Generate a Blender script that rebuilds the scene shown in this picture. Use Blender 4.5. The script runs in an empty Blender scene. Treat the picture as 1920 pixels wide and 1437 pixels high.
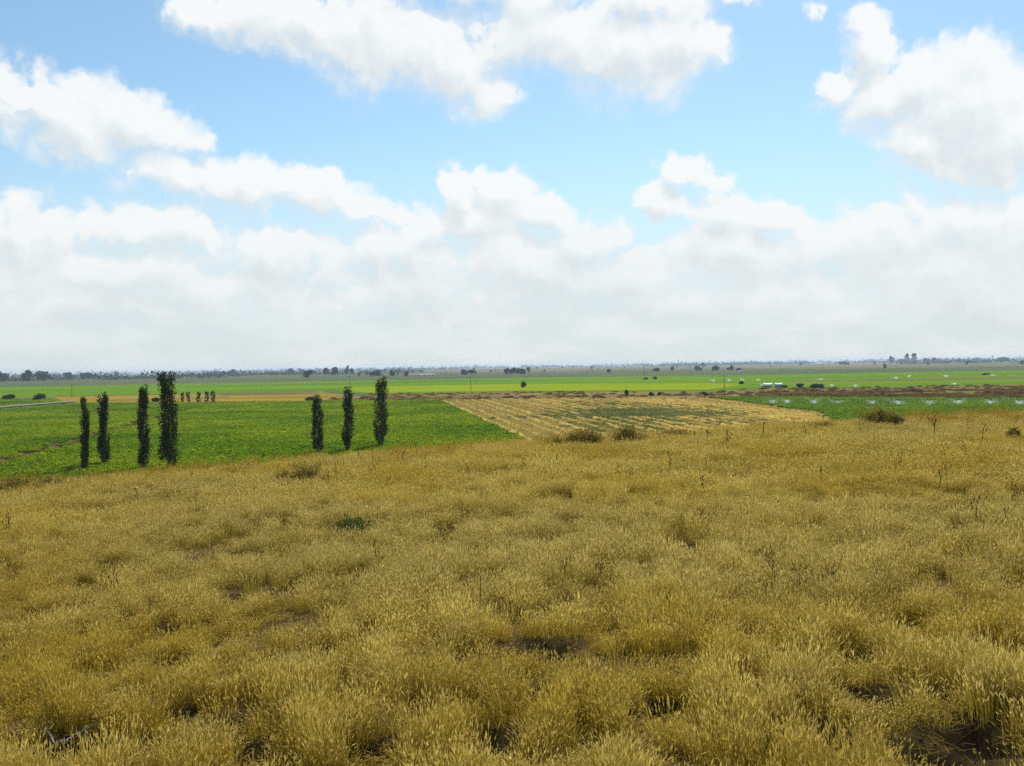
import bpy, math, random
import numpy as np
from mathutils import Matrix, Vector

# ------------------------------------------------------------------ camera
scene = bpy.context.scene
H = 12.0                       # eye above the plain, metres
FPX = 1884.0                   # focal length in pixels of the 1920 px wide photograph
cam_data = bpy.data.cameras.new("camera")
cam = bpy.data.objects.new("camera", cam_data)
scene.collection.objects.link(cam)
cam_data.sensor_width = 36.0
cam_data.lens = 36.0 * FPX / 1920.0
cam_data.clip_start = 0.05
cam_data.clip_end = 40000.0
PITCH = math.atan((718.5 - 687.0) / FPX)
ROLL = math.radians(-0.90)
CAMROT = Matrix.Rotation(math.radians(90) - PITCH, 3, 'X') @ Matrix.Rotation(ROLL, 3, 'Z')
cam.matrix_world = Matrix.Translation((0, 0, H)) @ CAMROT.to_4x4()
scene.camera = cam

# ------------------------------------------------------------------ sun, sky, exposure
SUN_EL, SUN_AZ = math.radians(46), math.radians(14)      # azimuth measured from +Y towards +X
sun_dir = Vector((math.sin(SUN_AZ) * math.cos(SUN_EL), math.cos(SUN_AZ) * math.cos(SUN_EL), math.sin(SUN_EL)))
sd = bpy.data.lights.new("sun", 'SUN'); sd.energy = 5.0; sd.angle = math.radians(0.53); sd.color = (1.0, 0.95, 0.86)
sun = bpy.data.objects.new("sun", sd); scene.collection.objects.link(sun)
sun.rotation_euler = (-sun_dir).to_track_quat('-Z', 'Y').to_euler()
sun.location = (0, 0, 60)

scene.view_settings.view_transform = 'Standard'
scene.view_settings.look = 'None'
scene.view_settings.exposure = 0.0
scene.view_settings.gamma = 1.0
scene.view_settings.use_curve_mapping = False
scene.cycles.max_bounces = 4
scene.cycles.diffuse_bounces = 2
scene.cycles.use_adaptive_sampling = True
scene.cycles.adaptive_threshold = 0.02
scene.cycles.transmission_bounces = 3
scene.cycles.volume_bounces = 0
scene.cycles.transparent_max_bounces = 6
scene.cycles.use_denoising = False
scene.cycles.sample_clamp_indirect = 6.0


def ray(u, v):
    d = CAMROT @ Vector(((u - 960.0) / FPX, -(v - 718.5) / FPX, -1.0))
    return d.normalized()


def gp(u, v, z=0.0):
    """Point of the plain that the photograph shows at pixel u, v."""
    d = ray(u, v)
    t = (z - H) / d.z
    return Vector((d.x * t, d.y * t, z))


def azel(u, v):
    d = ray(u, v)
    return math.atan2(d.x, d.y), math.asin(d.z)


class N:
    """Small wrapper to write node trees tersely."""
    def __init__(self, tree):
        self.t = tree

    def new(self, kind, **kw):
        n = self.t.nodes.new(kind)
        for k, val in kw.items():
            setattr(n, k, val)
        return n

    def put(self, sock, val):
        if isinstance(val, bpy.types.NodeSocket):
            self.t.links.new(val, sock)
        elif val is not None:
            sock.default_value = val

    def math(self, op, a, b=None, c=None, clamp=False):
        n = self.new('ShaderNodeMath', operation=op, use_clamp=clamp)
        for s, val in zip(n.inputs, (a, b, c)):
            self.put(s, val)
        return n.outputs[0]

    def vec(self, op, a, b=None, scale=None):
        n = self.new('ShaderNodeVectorMath', operation=op)
        self.put(n.inputs[0], a)
        if b is not None:
            self.put(n.inputs[1], b)
        if scale is not None:
            self.put(n.inputs['Scale'], scale)
        return n.outputs[1] if op in ('LENGTH', 'DOT_PRODUCT') else n.outputs[0]

    def noise(self, vec, scale, detail=4, rough=0.5, dist=0.0, dim='3D', out=0):
        n = self.new('ShaderNodeTexNoise', noise_dimensions=dim)
        if vec is not None:
            self.put(n.inputs['Vector'], vec)
        n.inputs['Scale'].default_value = scale
        n.inputs['Detail'].default_value = detail
        n.inputs['Roughness'].default_value = rough
        n.inputs['Distortion'].default_value = dist
        return n.outputs[out]

    def smooth(self, x, lo, hi, a=0.0, b=1.0):
        n = self.new('ShaderNodeMapRange', interpolation_type='SMOOTHSTEP')
        self.put(n.inputs[0], x)
        n.inputs[1].default_value, n.inputs[2].default_value = lo, hi
        n.inputs[3].default_value, n.inputs[4].default_value = a, b
        return n.outputs[0]

    def mix(self, f, a, b):
        n = self.new('ShaderNodeMix', data_type='RGBA')
        self.put(n.inputs[0], f)
        for s, val in ((n.inputs[6], a), (n.inputs[7], b)):
            if isinstance(val, tuple) and len(val) == 3:
                val = (*val, 1.0)
            self.put(s, val)
        return n.outputs[2]

    def mixf(self, f, a, b):
        n = self.new('ShaderNodeMix', data_type='FLOAT')
        self.put(n.inputs[0], f); self.put(n.inputs[2], a); self.put(n.inputs[3], b)
        return n.outputs[0]


# soft masses of cumulus: pixel centre, half axes in pixels, tilt (deg, clockwise), weight
CLOUDS = [
    # long cloud along the top
    (430, 30, 130, 55, 12, .8), (560, 55, 170, 75, 12, .9), (700, 85, 190, 95, 12, .9), (840, 115, 160, 90, 10, .9),
    (915, 165, 90, 55, 15, .7), (700, 150, 60, 60, 60, .6), (1010, 40, 170, 90, 0, .8), (1140, 90, 200, 110, 5, .95),
    (1255, 70, 110, 110, 0, .9), (1200, -10, 150, 60, 0, .8), (1390, 0, 60, 40, 0, .6), (900, -30, 300, 60, 0, .7),
    # left cloud
    (30, 180, 120, 90, 10, .8), (130, 230, 170, 95, 15, .9), (270, 235, 130, 70, 22, .8), (365, 262, 70, 28, 18, .6),
    (90, 285, 120, 40, 10, .5),
    # second cloud on the left
    (310, 325, 110, 50, 5, .8), (450, 345, 170, 65, 8, .9), (590, 360, 130, 60, 16, .9), (690, 400, 90, 38, 18, .7),
    (10, 385, 50, 40, 0, .6),
    # low bank on the left
    (80, 450, 190, 60, 8, .8), (270, 430, 200, 60, 5, .8), (200, 500, 330, 70, 0, .8), (500, 490, 150, 70, 5, .9),
    (430, 540, 300, 60, 0, .8), (640, 470, 90, 50, 0, .5),
    (100, 560, 260, 50, 0, .75), (330, 590, 300, 40, 0, .6), (650, 560, 200, 50, 0, .7), (60, 520, 160, 50, 0, .7), (900, 590, 300, 40, 0, .6),
    (1250, 580, 300, 45, 0, .65), (1600, 590, 300, 45, 0, .6), (1850, 560, 200, 60, 0, .7), (620, 520, 120, 50, 0, .7), (1000, 550, 200, 50, 0, .75),
    # bright cumulus in the middle
    (858, 368, 46, 52, 0, 1.05), (938, 362, 54, 48, 0, 1.05), (890, 410, 120, 60, 0, 1.0), (1010, 405, 75, 48, 15, .95),
    (1090, 445, 110, 50, 12, .85), (790, 425, 90, 65, 0, .85), (740, 480, 160, 60, 0, .8), (980, 490, 220, 75, 8, .95),
    (1150, 520, 200, 60, 0, .8), (800, 540, 250, 60, 0, .75),
    # right of the middle
    (1290, 318, 44, 42, 0, .95), (1335, 338, 60, 30, 5, .75), (1250, 390, 75, 48, 0, .95), (1350, 410, 120, 60, 5, .95),
    (1450, 425, 75, 58, 10, .95), (1380, 480, 180, 70, 5, .9), (1560, 480, 140, 60, 0, .8), (1690, 440, 130, 75, -5, .85),
    (1800, 390, 150, 70, 10, .8), (1910, 430, 140, 90, 0, .8), (1760, 500, 250, 80, 0, .85), (1500, 545, 350, 60, 0, .7),
    # big cloud on the right
    (1608, 100, 50, 60, 25, .95), (1640, 175, 80, 70, 30, .95), (1570, 165, 60, 40, 0, .85), (1720, 150, 70, 80, 10, .95),
    (1790, 190, 140, 110, 25, 1.0), (1880, 250, 130, 110, 20, .95), (1720, 250, 160, 70, 20, .85), (1810, 300, 150, 50, 5, .75),
    # wisps
    (1530, 20, 30, 22, 50, .45),
]


def build_world():
    w = bpy.data.worlds.new("World"); scene.world = w; w.use_nodes = True
    w.cycles.sampling_method = 'MANUAL'; w.cycles.sample_map_resolution = 512
    t = w.node_tree; t.nodes.clear()

    # cloud density as a group, read twice (the second time towards the sun, for the lit edges)
    g = bpy.data.node_groups.new("cloud_density", 'ShaderNodeTree')
    g.interface.new_socket("P", in_out='INPUT', socket_type='NodeSocketVector')
    g.interface.new_socket("Density", in_out='OUTPUT', socket_type='NodeSocketFloat')
    k = N(g)
    gi = k.new('NodeGroupInput'); go = k.new('NodeGroupOutput')
    P = gi.outputs[0]
    wn = k.noise(P, 9.0, 2, 0.55, dim='2D', out=1)
    Pw = k.vec('ADD', P, k.vec('SCALE', k.vec('SUBTRACT', wn, (0.5, 0.5, 0.5)), scale=0.050))
    wn2 = k.noise(P, 38.0, 3, 0.6, dim='2D', out=1)
    Pw = k.vec('ADD', Pw, k.vec('SCALE', k.vec('SUBTRACT', wn2, (0.5, 0.5, 0.5)), scale=0.024))
    total = None
    for (u, v, a, b, rot, wt) in CLOUDS:
        az, el = azel(u, v)
        m = k.new('ShaderNodeMapping', vector_type='TEXTURE')
        k.put(m.inputs['Vector'], Pw)
        m.inputs['Location'].default_value = (az, el, 0)
        m.inputs['Rotation'].default_value = (0, 0, -math.radians(rot))
        m.inputs['Scale'].default_value = (1.34 * a / FPX, 1.34 * b / FPX, 1.0)
        gr = k.new('ShaderNodeTexGradient', gradient_type='SPHERICAL')
        k.put(gr.inputs[0], m.outputs[0])
        val = k.math('MULTIPLY', gr.outputs[1], wt)
        total = val if total is None else k.math('SMOOTH_MAX', total, val, 0.14)
    # the rest of the sky carries the same kind of clouds
    sep = k.new('ShaderNodeSeparateXYZ'); k.put(sep.inputs[0], P)
    gen = k.math('MULTIPLY', k.math('SUBTRACT', k.noise(Pw, 3.2, 2, 0.5, dim='2D'), 0.46), 3.2)
    inw = k.math('MULTIPLY', k.smooth(k.math('ABSOLUTE', sep.outputs[0]), 0.52, 0.64, 1, 0),
                 k.smooth(sep.outputs[1], 0.36, 0.44, 1, 0))
    base = k.mixf(inw, gen, total)
    f1 = k.noise(P, 17.0, 7, 0.58, dim='2D')
    vo = k.new('ShaderNodeTexVoronoi', feature='F1', voronoi_dimensions='2D'); k.put(vo.inputs['Vector'], Pw)
    vo.inputs['Scale'].default_value = 26.0; vo.inputs['Detail'].default_value = 2.0
    bil = k.math('SUBTRACT', 0.42, vo.outputs[0])
    near = k.smooth(base, 0.06, 0.34, 0.24, 1.0)                     # clear air between the clouds stays clear
    rag = k.math('ADD', k.math('MULTIPLY', k.math('SUBTRACT', f1, 0.5), 1.2), k.math('MULTIPLY', bil, 0.55))
    d = k.math('ADD', k.math('MULTIPLY', base, 2.3), k.math('MULTIPLY', rag, near))
    d = k.math('SUBTRACT', d, 0.30)
    k.put(go.inputs[0], d)

    k = N(t)
    tc = k.new('ShaderNodeTexCoord')
    sep = k.new('ShaderNodeSeparateXYZ'); k.put(sep.inputs[0], tc.outputs['Generated'])
    az = k.math('ARCTAN2', sep.outputs[0], sep.outputs[1]); el = k.math('ARCSINE', sep.outputs[2])
    cb = k.new('ShaderNodeCombineXYZ'); k.put(cb.inputs[0], az); k.put(cb.inputs[1], el)

    def dens(vec):
        gn = k.new('ShaderNodeGroup'); gn.node_tree = g
        k.put(gn.inputs[0], vec)
        return gn.outputs[0]
    d0 = dens(cb.outputs[0])
    d1 = dens(k.vec('ADD', cb.outputs[0], (0.006, 0.020, 0)))
    dd = k.math('SUBTRACT', d0, d1)
    alpha = k.mixf(k.smooth(dd, -0.02, 0.22), k.smooth(d0, -0.05, 1.0), k.smooth(d0, -0.02, 0.60))   # crisp sunlit tops, soft undersides
    # lit where thin towards the sun, greyer in the deep of the cloud
    lit = k.math('ADD', 0.60, k.math('MULTIPLY', k.math('SUBTRACT', d0, d1), 1.0))
    lit = k.math('SUBTRACT', lit, k.math('MULTIPLY', k.smooth(d0, 0.6, 1.9), 0.34), clamp=True)
    cloud = k.mix(lit, (5.3, 5.75, 5.9), (6.7, 6.9, 6.9))
    sky = k.new('ShaderNodeTexSky', sky_type='NISHITA', sun_disc=False)
    sky.sun_elevation = SUN_EL; sky.sun_rotation = SUN_AZ
    sky.air_density = 1.0; sky.dust_density = 0.4; sky.ozone_density = 2.0; sky.altitude = 100
    skyc = k.mix(1.0, sky.outputs[0], (.80, .93, .90)); skyc.node.blend_type = 'MULTIPLY'   # the camera's white balance
    hz = k.math('POWER', k.smooth(el, -0.02, 0.24, 1, 0), 2.2)
    bank = k.noise(k.vec('MULTIPLY', cb.outputs[0], (5.0, 16.0, 1.0)), 1.6, 5, 0.55, dim='2D')
    veil = k.mix(k.smooth(bank, 0.35, 0.65), (4.9, 5.4, 5.45), (5.7, 6.0, 5.95))
    skyc = k.mix(k.math('MULTIPLY', k.smooth(el, 0.03, 0.24, 1, 0), 0.75), skyc, (4.6, 5.4, 6.0))   # moist air towards the horizon
    c = k.mix(k.math('MULTIPLY', alpha, 0.97), skyc, cloud)
    c = k.mix(k.math('MULTIPLY', hz, 0.90), c, veil)
    bg = k.new('ShaderNodeBackground'); k.put(bg.inputs[0], c); bg.inputs[1].default_value = 0.14
    o = k.new('ShaderNodeOutputWorld'); k.put(o.inputs[0], bg.outputs[0])


build_world()

# ------------------------------------------------------------------ helpers
COL = scene.collection
rng = np.random.default_rng(7)


def tag(o, label=None, cat=None, group=None, kind=None):
    if label: o["label"] = label
    if cat: o["category"] = cat
    if group: o["group"] = group
    if kind: o["kind"] = kind
    return o


def mesh_np(name, V, F, mats=(), mi=None, smooth=False):
    """Mesh from arrays; F is an (n,3) or (n,4) int array."""
    V = np.asarray(V, dtype=np.float32); F = np.asarray(F, dtype=np.int32)
    me = bpy.data.meshes.new(name)
    n, c = F.shape
    me.vertices.add(len(V)); me.vertices.foreach_set("co", V.ravel())
    me.loops.add(n * c); me.loops.foreach_set("vertex_index", F.ravel())
    me.polygons.add(n)
    me.polygons.foreach_set("loop_start", np.arange(0, n * c, c, dtype=np.int32))
    me.polygons.foreach_set("loop_total", np.full(n, c, dtype=np.int32))
    for m in mats: me.materials.append(m)
    if mi is not None: me.polygons.foreach_set("material_index", np.asarray(mi, dtype=np.int32))
    if smooth: me.polygons.foreach_set("use_smooth", np.ones(n, dtype=bool))
    me.update(calc_edges=True); me.validate()
    return me


def link(name, me, parent=None, loc=None):
    o = bpy.data.objects.new(name, me); COL.objects.link(o)
    if parent is not None: o.parent = parent
    if loc is not None: o.location = loc
    return o


def empty(name, loc, rz=0.0):
    o = bpy.data.objects.new(name, None); COL.objects.link(o)
    o.location = loc; o.rotation_euler = (0, 0, rz); o.empty_display_size = 0.3
    return o


class Geo:
    """Collects quads/tris of one mesh."""
    def __init__(self):
        self.V = []; self.F = []; self.n = 0; self.M = []

    def add(self, V, F, m=0):
        V = np.asarray(V, float); F = np.asarray(F, int)
        if F.shape[1] == 3: F = np.concatenate([F, F[:, 2:3]], 1)
        self.V.append(V); self.F.append(F + self.n); self.M.append(np.full(len(F), m)); self.n += len(V)

    def box(self, c, s, m=0, rz=0.0):
        x, y, z = (np.array(s) / 2)
        V = np.array([[-x, -y, -z], [x, -y, -z], [x, y, -z], [-x, y, -z], [-x, -y, z], [x, -y, z], [x, y, z], [-x, y, z]])
        cs, sn = math.cos(rz), math.sin(rz)
        V = np.stack([V[:, 0] * cs - V[:, 1] * sn, V[:, 0] * sn + V[:, 1] * cs, V[:, 2]], 1) + np.array(c)
        self.add(V, [[0, 3, 2, 1], [4, 5, 6, 7], [0, 1, 5, 4], [1, 2, 6, 5], [2, 3, 7, 6], [3, 0, 4, 7]], m)

    def tube(self, pts, rad, seg=7, m=0, cap=True):
        pts = np.asarray(pts, float); k = len(pts)
        rad = np.broadcast_to(np.asarray(rad, float), (k,))
        V = []
        for i in range(k):
            d = pts[min(i + 1, k - 1)] - pts[max(i - 1, 0)]; d = d / (np.linalg.norm(d) + 1e-9)
            a = np.cross(d, [0.3, 0.9, 0.2] if abs(d[2]) > .7 else [0, 0, 1]); a /= np.linalg.norm(a) + 1e-9
            b = np.cross(d, a)
            for j in range(seg):
                th = 2 * math.pi * j / seg
                V.append(pts[i] + rad[i] * (math.cos(th) * a + math.sin(th) * b))
        F = []
        for i in range(k - 1):
            for j in range(seg):
                j2 = (j + 1) % seg
                F.append([i * seg + j, i * seg + j2, (i + 1) * seg + j2, (i + 1) * seg + j])
        if cap:
            V.append(pts[-1]); tip = len(V) - 1
            for j in range(seg):
                F.append([(k - 1) * seg + j, (k - 1) * seg + (j + 1) % seg, tip, tip])
        self.add(V, F, m)

    def mesh(self, name, mats, smooth=False):
        V = np.concatenate(self.V); F = np.concatenate(self.F); M = np.concatenate(self.M)
        # degenerate quads (repeated last corner) become triangles
        me = bpy.data.meshes.new(name)
        tri = F[:, 2] == F[:, 3]
        cnt = np.where(tri, 3, 4); start = np.concatenate([[0], np.cumsum(cnt)[:-1]])
        loops = F.ravel()[np.stack([np.ones(len(F), bool)] * 3 + [~tri], 1).ravel()]
        me.vertices.add(len(V)); me.vertices.foreach_set("co", V.astype(np.float32).ravel())
        me.loops.add(len(loops)); me.loops.foreach_set("vertex_index", loops.astype(np.int32))
        me.polygons.add(len(F)); me.polygons.foreach_set("loop_start", start.astype(np.int32))
        me.polygons.foreach_set("loop_total", cnt.astype(np.int32))
        for m in mats: me.materials.append(m)
        me.polygons.foreach_set("material_index", M.astype(np.int32))
        if smooth: me.polygons.foreach_set("use_smooth", np.ones(len(F), bool))
        me.update(calc_edges=True); me.validate()
        return me


def leaf_quads(C, size, r, flat=0.0, aspect=1.6):
    """Random leaf quads at centres C; flat pulls normals to vertical."""
    n = len(C)
    nrm = r.normal(size=(n, 3)); nrm /= np.linalg.norm(nrm, axis=1, keepdims=True)
    nrm[:, 2] = np.abs(nrm[:, 2]) + flat; nrm /= np.linalg.norm(nrm, axis=1, keepdims=True)
    a = np.cross(nrm, r.normal(size=(n, 3))); a /= np.linalg.norm(a, axis=1, keepdims=True) + 1e-9
    b = np.cross(nrm, a)
    s = np.broadcast_to(np.asarray(size, float), (n,)) * r.uniform(.6, 1.3, n)
    s = s[:, None] * .5
    fold = nrm * s * .25
    V = np.stack([C - a * s * aspect, C + b * s + fold, C + a * s * aspect, C - b * s + fold], 1).reshape(-1, 3)
    F = np.arange(n * 4).reshape(-1, 4)
    return V, F


# value noise on numpy arrays
_perm = np.random.default_rng(3).permutation(4096)
_val = np.random.default_rng(4).random(4096)


def vnoise(x, y, s=0):
    xi = np.floor(x).astype(int); yi = np.floor(y).astype(int)
    xf = x - xi; yf = y - yi
    xf = xf * xf * (3 - 2 * xf); yf = yf * yf * (3 - 2 * yf)

    def h(i, j): return _val[(_perm[(i + s * 131) % 4096] + j * 57 + s * 17) % 4096]
    return (h(xi, yi) * (1 - xf) + h(xi + 1, yi) * xf) * (1 - yf) + (h(xi, yi + 1) * (1 - xf) + h(xi + 1, yi + 1) * xf) * yf


def fbm(x, y, s=0, o=4):
    r = 0.0; a = .5; tot = 0
    for i in range(o):
        r = r + a * vnoise(x * 2 ** i + 13.7 * i, y * 2 ** i + 7.3 * i, s + i); tot += a; a *= .5
    return r / tot


def in_poly(x, y, poly):
    ins = np.zeros(x.shape, bool); j = len(poly) - 1
    for i in range(len(poly)):
        xi, yi = poly[i][:2]; xj, yj = poly[j][:2]
        c = ((yi > y) != (yj > y)) & (x < (xj - xi) * (y - yi) / (yj - yi + 1e-12) + xi)
        ins ^= c; j = i
    return ins


# ------------------------------------------------------------------ materials
def mat_surface(name, stops, scale, detail=6, rough=0.95, stretch=(1, 1, 1), bump=0.0, bscale=None, speck=None):
    """Diffuse ground: colour from world-space noise over a list of (pos, rgb)."""
    m = bpy.data.materials.new(name); m.use_nodes = True
    t = m.node_tree; t.nodes.clear(); k = N(t)
    geo = k.new('ShaderNodeNewGeometry')
    p = k.vec('MULTIPLY', geo.outputs['Position'], stretch)
    f = k.noise(p, scale, detail, 0.6)
    if speck:
        f2 = k.noise(geo.outputs['Position'], speck[0], 5, 0.7)
        f = k.math('ADD', k.math('MULTIPLY', f, 1 - speck[1]), k.math('MULTIPLY', f2, speck[1]))
    cr = k.new('ShaderNodeValToRGB'); k.put(cr.inputs[0], f)
    e = cr.color_ramp.elements
    while len(e) < len(stops): e.new(0.5)
    for el_, (pos, rgb) in zip(e, stops): el_.position = pos; el_.color = (*rgb, 1)
    b = k.new('ShaderNodeBsdfPrincipled'); k.put(b.inputs['Base Color'], cr.outputs[0])
    b.inputs['Roughness'].default_value = rough; b.inputs['Specular IOR Level'].default_value = 0.0
    if bump:
        bn = k.new('ShaderNodeBump'); bn.inputs['Strength'].default_value = bump; bn.inputs['Distance'].default_value = 0.15
        k.put(bn.inputs['Height'], k.noise(geo.outputs['Position'], bscale or scale * 6, 5, 0.65))
        k.put(b.inputs['Normal'], bn.outputs[0])
    o = k.new('ShaderNodeOutputMaterial'); k.put(o.inputs[0], b.outputs[0])
    return m


def mat_leaf(name, a, b, scale, tr=0.45, rand=0.35, lo=0.35, hi=0.65, third=None, val=0.4):
    """Thin plant matter: diffuse + translucent, colour drifting over the ground and from plant to plant."""
    m = bpy.data.materials.new(name); m.use_nodes = True
    t = m.node_tree; t.nodes.clear(); k = N(t)
    geo = k.new('ShaderNodeNewGeometry'); oi = k.new('ShaderNodeObjectInfo')
    f = k.smooth(k.noise(geo.outputs['Position'], scale, 4, 0.6), lo, hi)
    f = k.math('ADD', f, k.math('MULTIPLY', k.math('SUBTRACT', oi.outputs['Random'], 0.5), 2 * rand), clamp=True)
    c = k.mix(f, a, b)
    if third:
        rgb, sc3, l3, h3 = third
        c = k.mix(k.smooth(k.noise(geo.outputs['Position'], sc3, 3, 0.5), l3, h3), c, rgb)
    hv = k.new('ShaderNodeHueSaturation'); k.put(hv.inputs['Color'], c)
    k.put(hv.inputs['Value'], k.math('ADD', 1 - val / 2, k.math('MULTIPLY', k.math('FRACT', k.math('MULTIPLY', oi.outputs['Random'], 37.3)), val)))
    c = hv.outputs[0]
    d = k.new('ShaderNodeBsdfDiffuse'); k.put(d.inputs[0], c)
    tl = k.new('ShaderNodeBsdfTranslucent'); k.put(tl.inputs[0], c)
    ms = k.new('ShaderNodeMixShader'); ms.inputs[0].default_value = tr
    k.put(ms.inputs[1], d.outputs[0]); k.put(ms.inputs[2], tl.outputs[0])
    o = k.new('ShaderNodeOutputMaterial'); k.put(o.inputs[0], ms.outputs[0])
    return m


def mat_plain(name, rgb, rough=0.7, var=0.12, scale=3.0, metal=0.0):
    m = bpy.data.materials.new(name); m.use_nodes = True
    t = m.node_tree; t.nodes.clear(); k = N(t)
    tc = k.new('ShaderNodeTexCoord')
    f = k.noise(tc.outputs['Object'], scale, 5, 0.6)
    c = k.mix(f, tuple(x * (1 - var) for x in rgb), tuple(min(1, x * (1 + var)) for x in rgb))
    b = k.new('ShaderNodeBsdfPrincipled'); k.put(b.inputs['Base Color'], c)
    b.inputs['Roughness'].default_value = rough; b.inputs['Metallic'].default_value = metal
    o = k.new('ShaderNodeOutputMaterial'); k.put(o.inputs[0], b.outputs[0])
    return m


M = {}
M['grass_stem'] = mat_leaf('grass_stem', (.34, .235, .026), (.44, .33, .05), .22, tr=.40, third=((.37, .28, .045), .09, .48, .68))
M['grass_head'] = mat_leaf('grass_head', (.62, .46, .085), (.74, .60, .19), .30, tr=.42, third=((.68, .56, .19), .09, .48, .68))
M['grass_rust'] = mat_leaf('grass_rust', (.38, .23, .035), (.46, .31, .05), .4, tr=.40)
M['weed'] = mat_leaf('weed', (.18, .145, .03), (.28, .22, .05), 2.0, tr=.45)
M['weed_green'] = mat_leaf('weed_green', (.06, .10, .025), (.09, .13, .03), 3.0, tr=.3)
M['dead_stem'] = mat_leaf('dead_stem', (.045, .03, .015), (.08, .05, .02), 3.0, tr=.1)
M['poplar_leaf'] = mat_leaf('poplar_leaf', (.042, .056, .013), (.08, .095, .02), 1.2, tr=.42)
M['tree_leaf'] = mat_leaf('tree_leaf', (.022, .045, .016), (.045, .07, .02), .2, tr=.2)
M['shrub_leaf'] = mat_leaf('shrub_leaf', (.06, .10, .02), (.09, .13, .025), .5, tr=.35)
M['bark'] = mat_plain('bark', (.10, .075, .05), .9, .35, 9)
M['crop'] = mat_leaf('crop', (.14, .25, .009), (.265, .345, .014), .030, tr=.50, rand=.06, val=.12, lo=.36, hi=.62,
                     third=((.095, .195, .012), .021, .52, .75))
M['crop_wet'] = mat_leaf('crop_wet', (.12, .22, .014), (.19, .29, .016), .03, tr=.48, rand=.06, val=.12)
M['straw'] = mat_leaf('straw', (.46, .32, .07), (.56, .41, .11), .3, tr=.2)
M['brush'] = mat_leaf('brush', (.11, .075, .022), (.26, .17, .045), .05, tr=.4)
M['regrowth'] = mat_leaf('regrowth', (.17, .20, .05), (.26, .26, .08), .06, tr=.35)

# ------------------------------------------------------------------ the hill
HOLLOWS = [  # pixel, radius in m: bare soil between the tufts, with tuft shade darkened into its colour
    (245, 1408, .20, .10), (150, 1405, .26, .08), (480, 1418, .24, .07), (920, 1400, .26, .07), (1262, 1335, .20, .08),
    (1625, 1312, .26, .07), (1840, 1385, .26, .07), (1780, 1425, .3, .05), (310, 1245, .13, .10), (312, 1190, .17, .07), (375, 1182, .15, .06),
    (440, 1128, .20, .07), (222, 1268, .10, .07), (1030, 1218, .26, .05), (1215, 1080, .22, .05), (1400, 1290, .15, .06),
    (1610, 1240, .16, .07), (1760, 1300, .2, .05), (800, 1335, .16, .05), (700, 1410, .2, .04), (560, 1040, .2, .05), (20, 1385, .16, .08),
    (1145, 1190, .12, .04), (345, 1352, .2, .05), (830, 1000, .25, .04), (1480, 1250, .12, .05), (1290, 1030, .25, .04), (640, 1300, .12, .04),
    (120, 1395, .3, .02), (1000, 1310, .15, .05), (1110, 1400, .15, .04), (1560, 1390, .2, .04), (430, 1360, .15, .04), (1700, 1180, .2, .04), (1870, 1220, .2, .04),
]
EYE = 2.8
CREST_X = [-.512, -.405, -.31, -.214, -.129, -.054, -.001, .063, .127, .222, .3075, .403, .509]   # lie of the crest by bearing
CREST_D = [-.0015, 0, .001, .0066, .0107, .0118, .0125, .010, .0068, .0043, .003, .0022, -.0006]


def hill_base(x, y):
    x = np.asarray(x, float); y = np.asarray(y, float)
    r = np.hypot(x, y)
    # tilted shoulder, lower to the left and to the front
    z = (H - EYE) + 2.6 * np.tanh(.044 * x / 2.6) - .021 * np.maximum(y, -20)
    und = (fbm(x * .07 + 5, y * .07, 11, 3) - .5) * .9 + (fbm(x * .5, y * .5, 21, 3) - .5) * .16
    z = z + und * np.clip((r - 2) / 10, .15, 1)
    z = z + np.interp(x / np.maximum(y, 1), CREST_X, CREST_D) * np.clip(y, 0, 70)
    e = np.maximum(0, y - (43 + .24 * x) - 5 * (vnoise(x * .06, x * 0 + 3, 5) - .5))
    z = z - np.where(e < 14, .0125 * e * e, .0125 * 196 + .35 * (e - 14))
    e2 = np.maximum(0, r - 88)
    z = z - np.where(e2 < 14, .0125 * e2 * e2, .0125 * 196 + .35 * (e2 - 14))
    return np.maximum(z, -1.2)


def hill_hit_raw(u, v):
    d = ray(u, v)
    t = 2.0
    while t < 120:
        x, y, z = d.x * t, d.y * t, H + d.z * t
        if z <= float(hill_base(x, y)): break
        t += .02 + t * .002
    return Vector((d.x * t, d.y * t, float(hill_base(d.x * t, d.y * t))))


def hill_hit(u, v):
    """Point of the hill at a pixel; steps down the picture when the pixel lies above the crest."""
    p = hill_hit_raw(u, v)
    while p.y > 42 + .24 * p.x:
        v += 1.5; p = hill_hit_raw(u, v)
    return p


HOLES = [(hill_hit(u, v), r, dp) for (u, v, r, dp) in HOLLOWS]


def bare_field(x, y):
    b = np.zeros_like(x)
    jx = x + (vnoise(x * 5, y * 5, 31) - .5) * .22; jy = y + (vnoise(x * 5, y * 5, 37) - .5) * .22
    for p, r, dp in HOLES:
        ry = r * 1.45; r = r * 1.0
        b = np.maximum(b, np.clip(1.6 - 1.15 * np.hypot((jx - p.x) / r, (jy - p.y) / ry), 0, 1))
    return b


def trampled(x, y):
    """Low, grazed growth on the near side of the hollows."""
    f = np.ones_like(x)
    for p, r, dp in HOLES:
        q = np.hypot((x - p.x * .955) / (r * 1.0 + .05), (y - p.y * .965) / (r + .30))
        f = np.minimum(f, np.clip(.30 + .7 * (q - .75) * 2.2, .30, 1))
    return f


def hill_z(x, y):
    z = hill_base(x, y)
    for p, r, dp in HOLES:
        q = ((x - p.x) / r) ** 2 + ((y - p.y) / (r * 1.1)) ** 2
        z = z - dp * 1.8 * np.exp(-q * q * 1.2)
    return z


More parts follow.
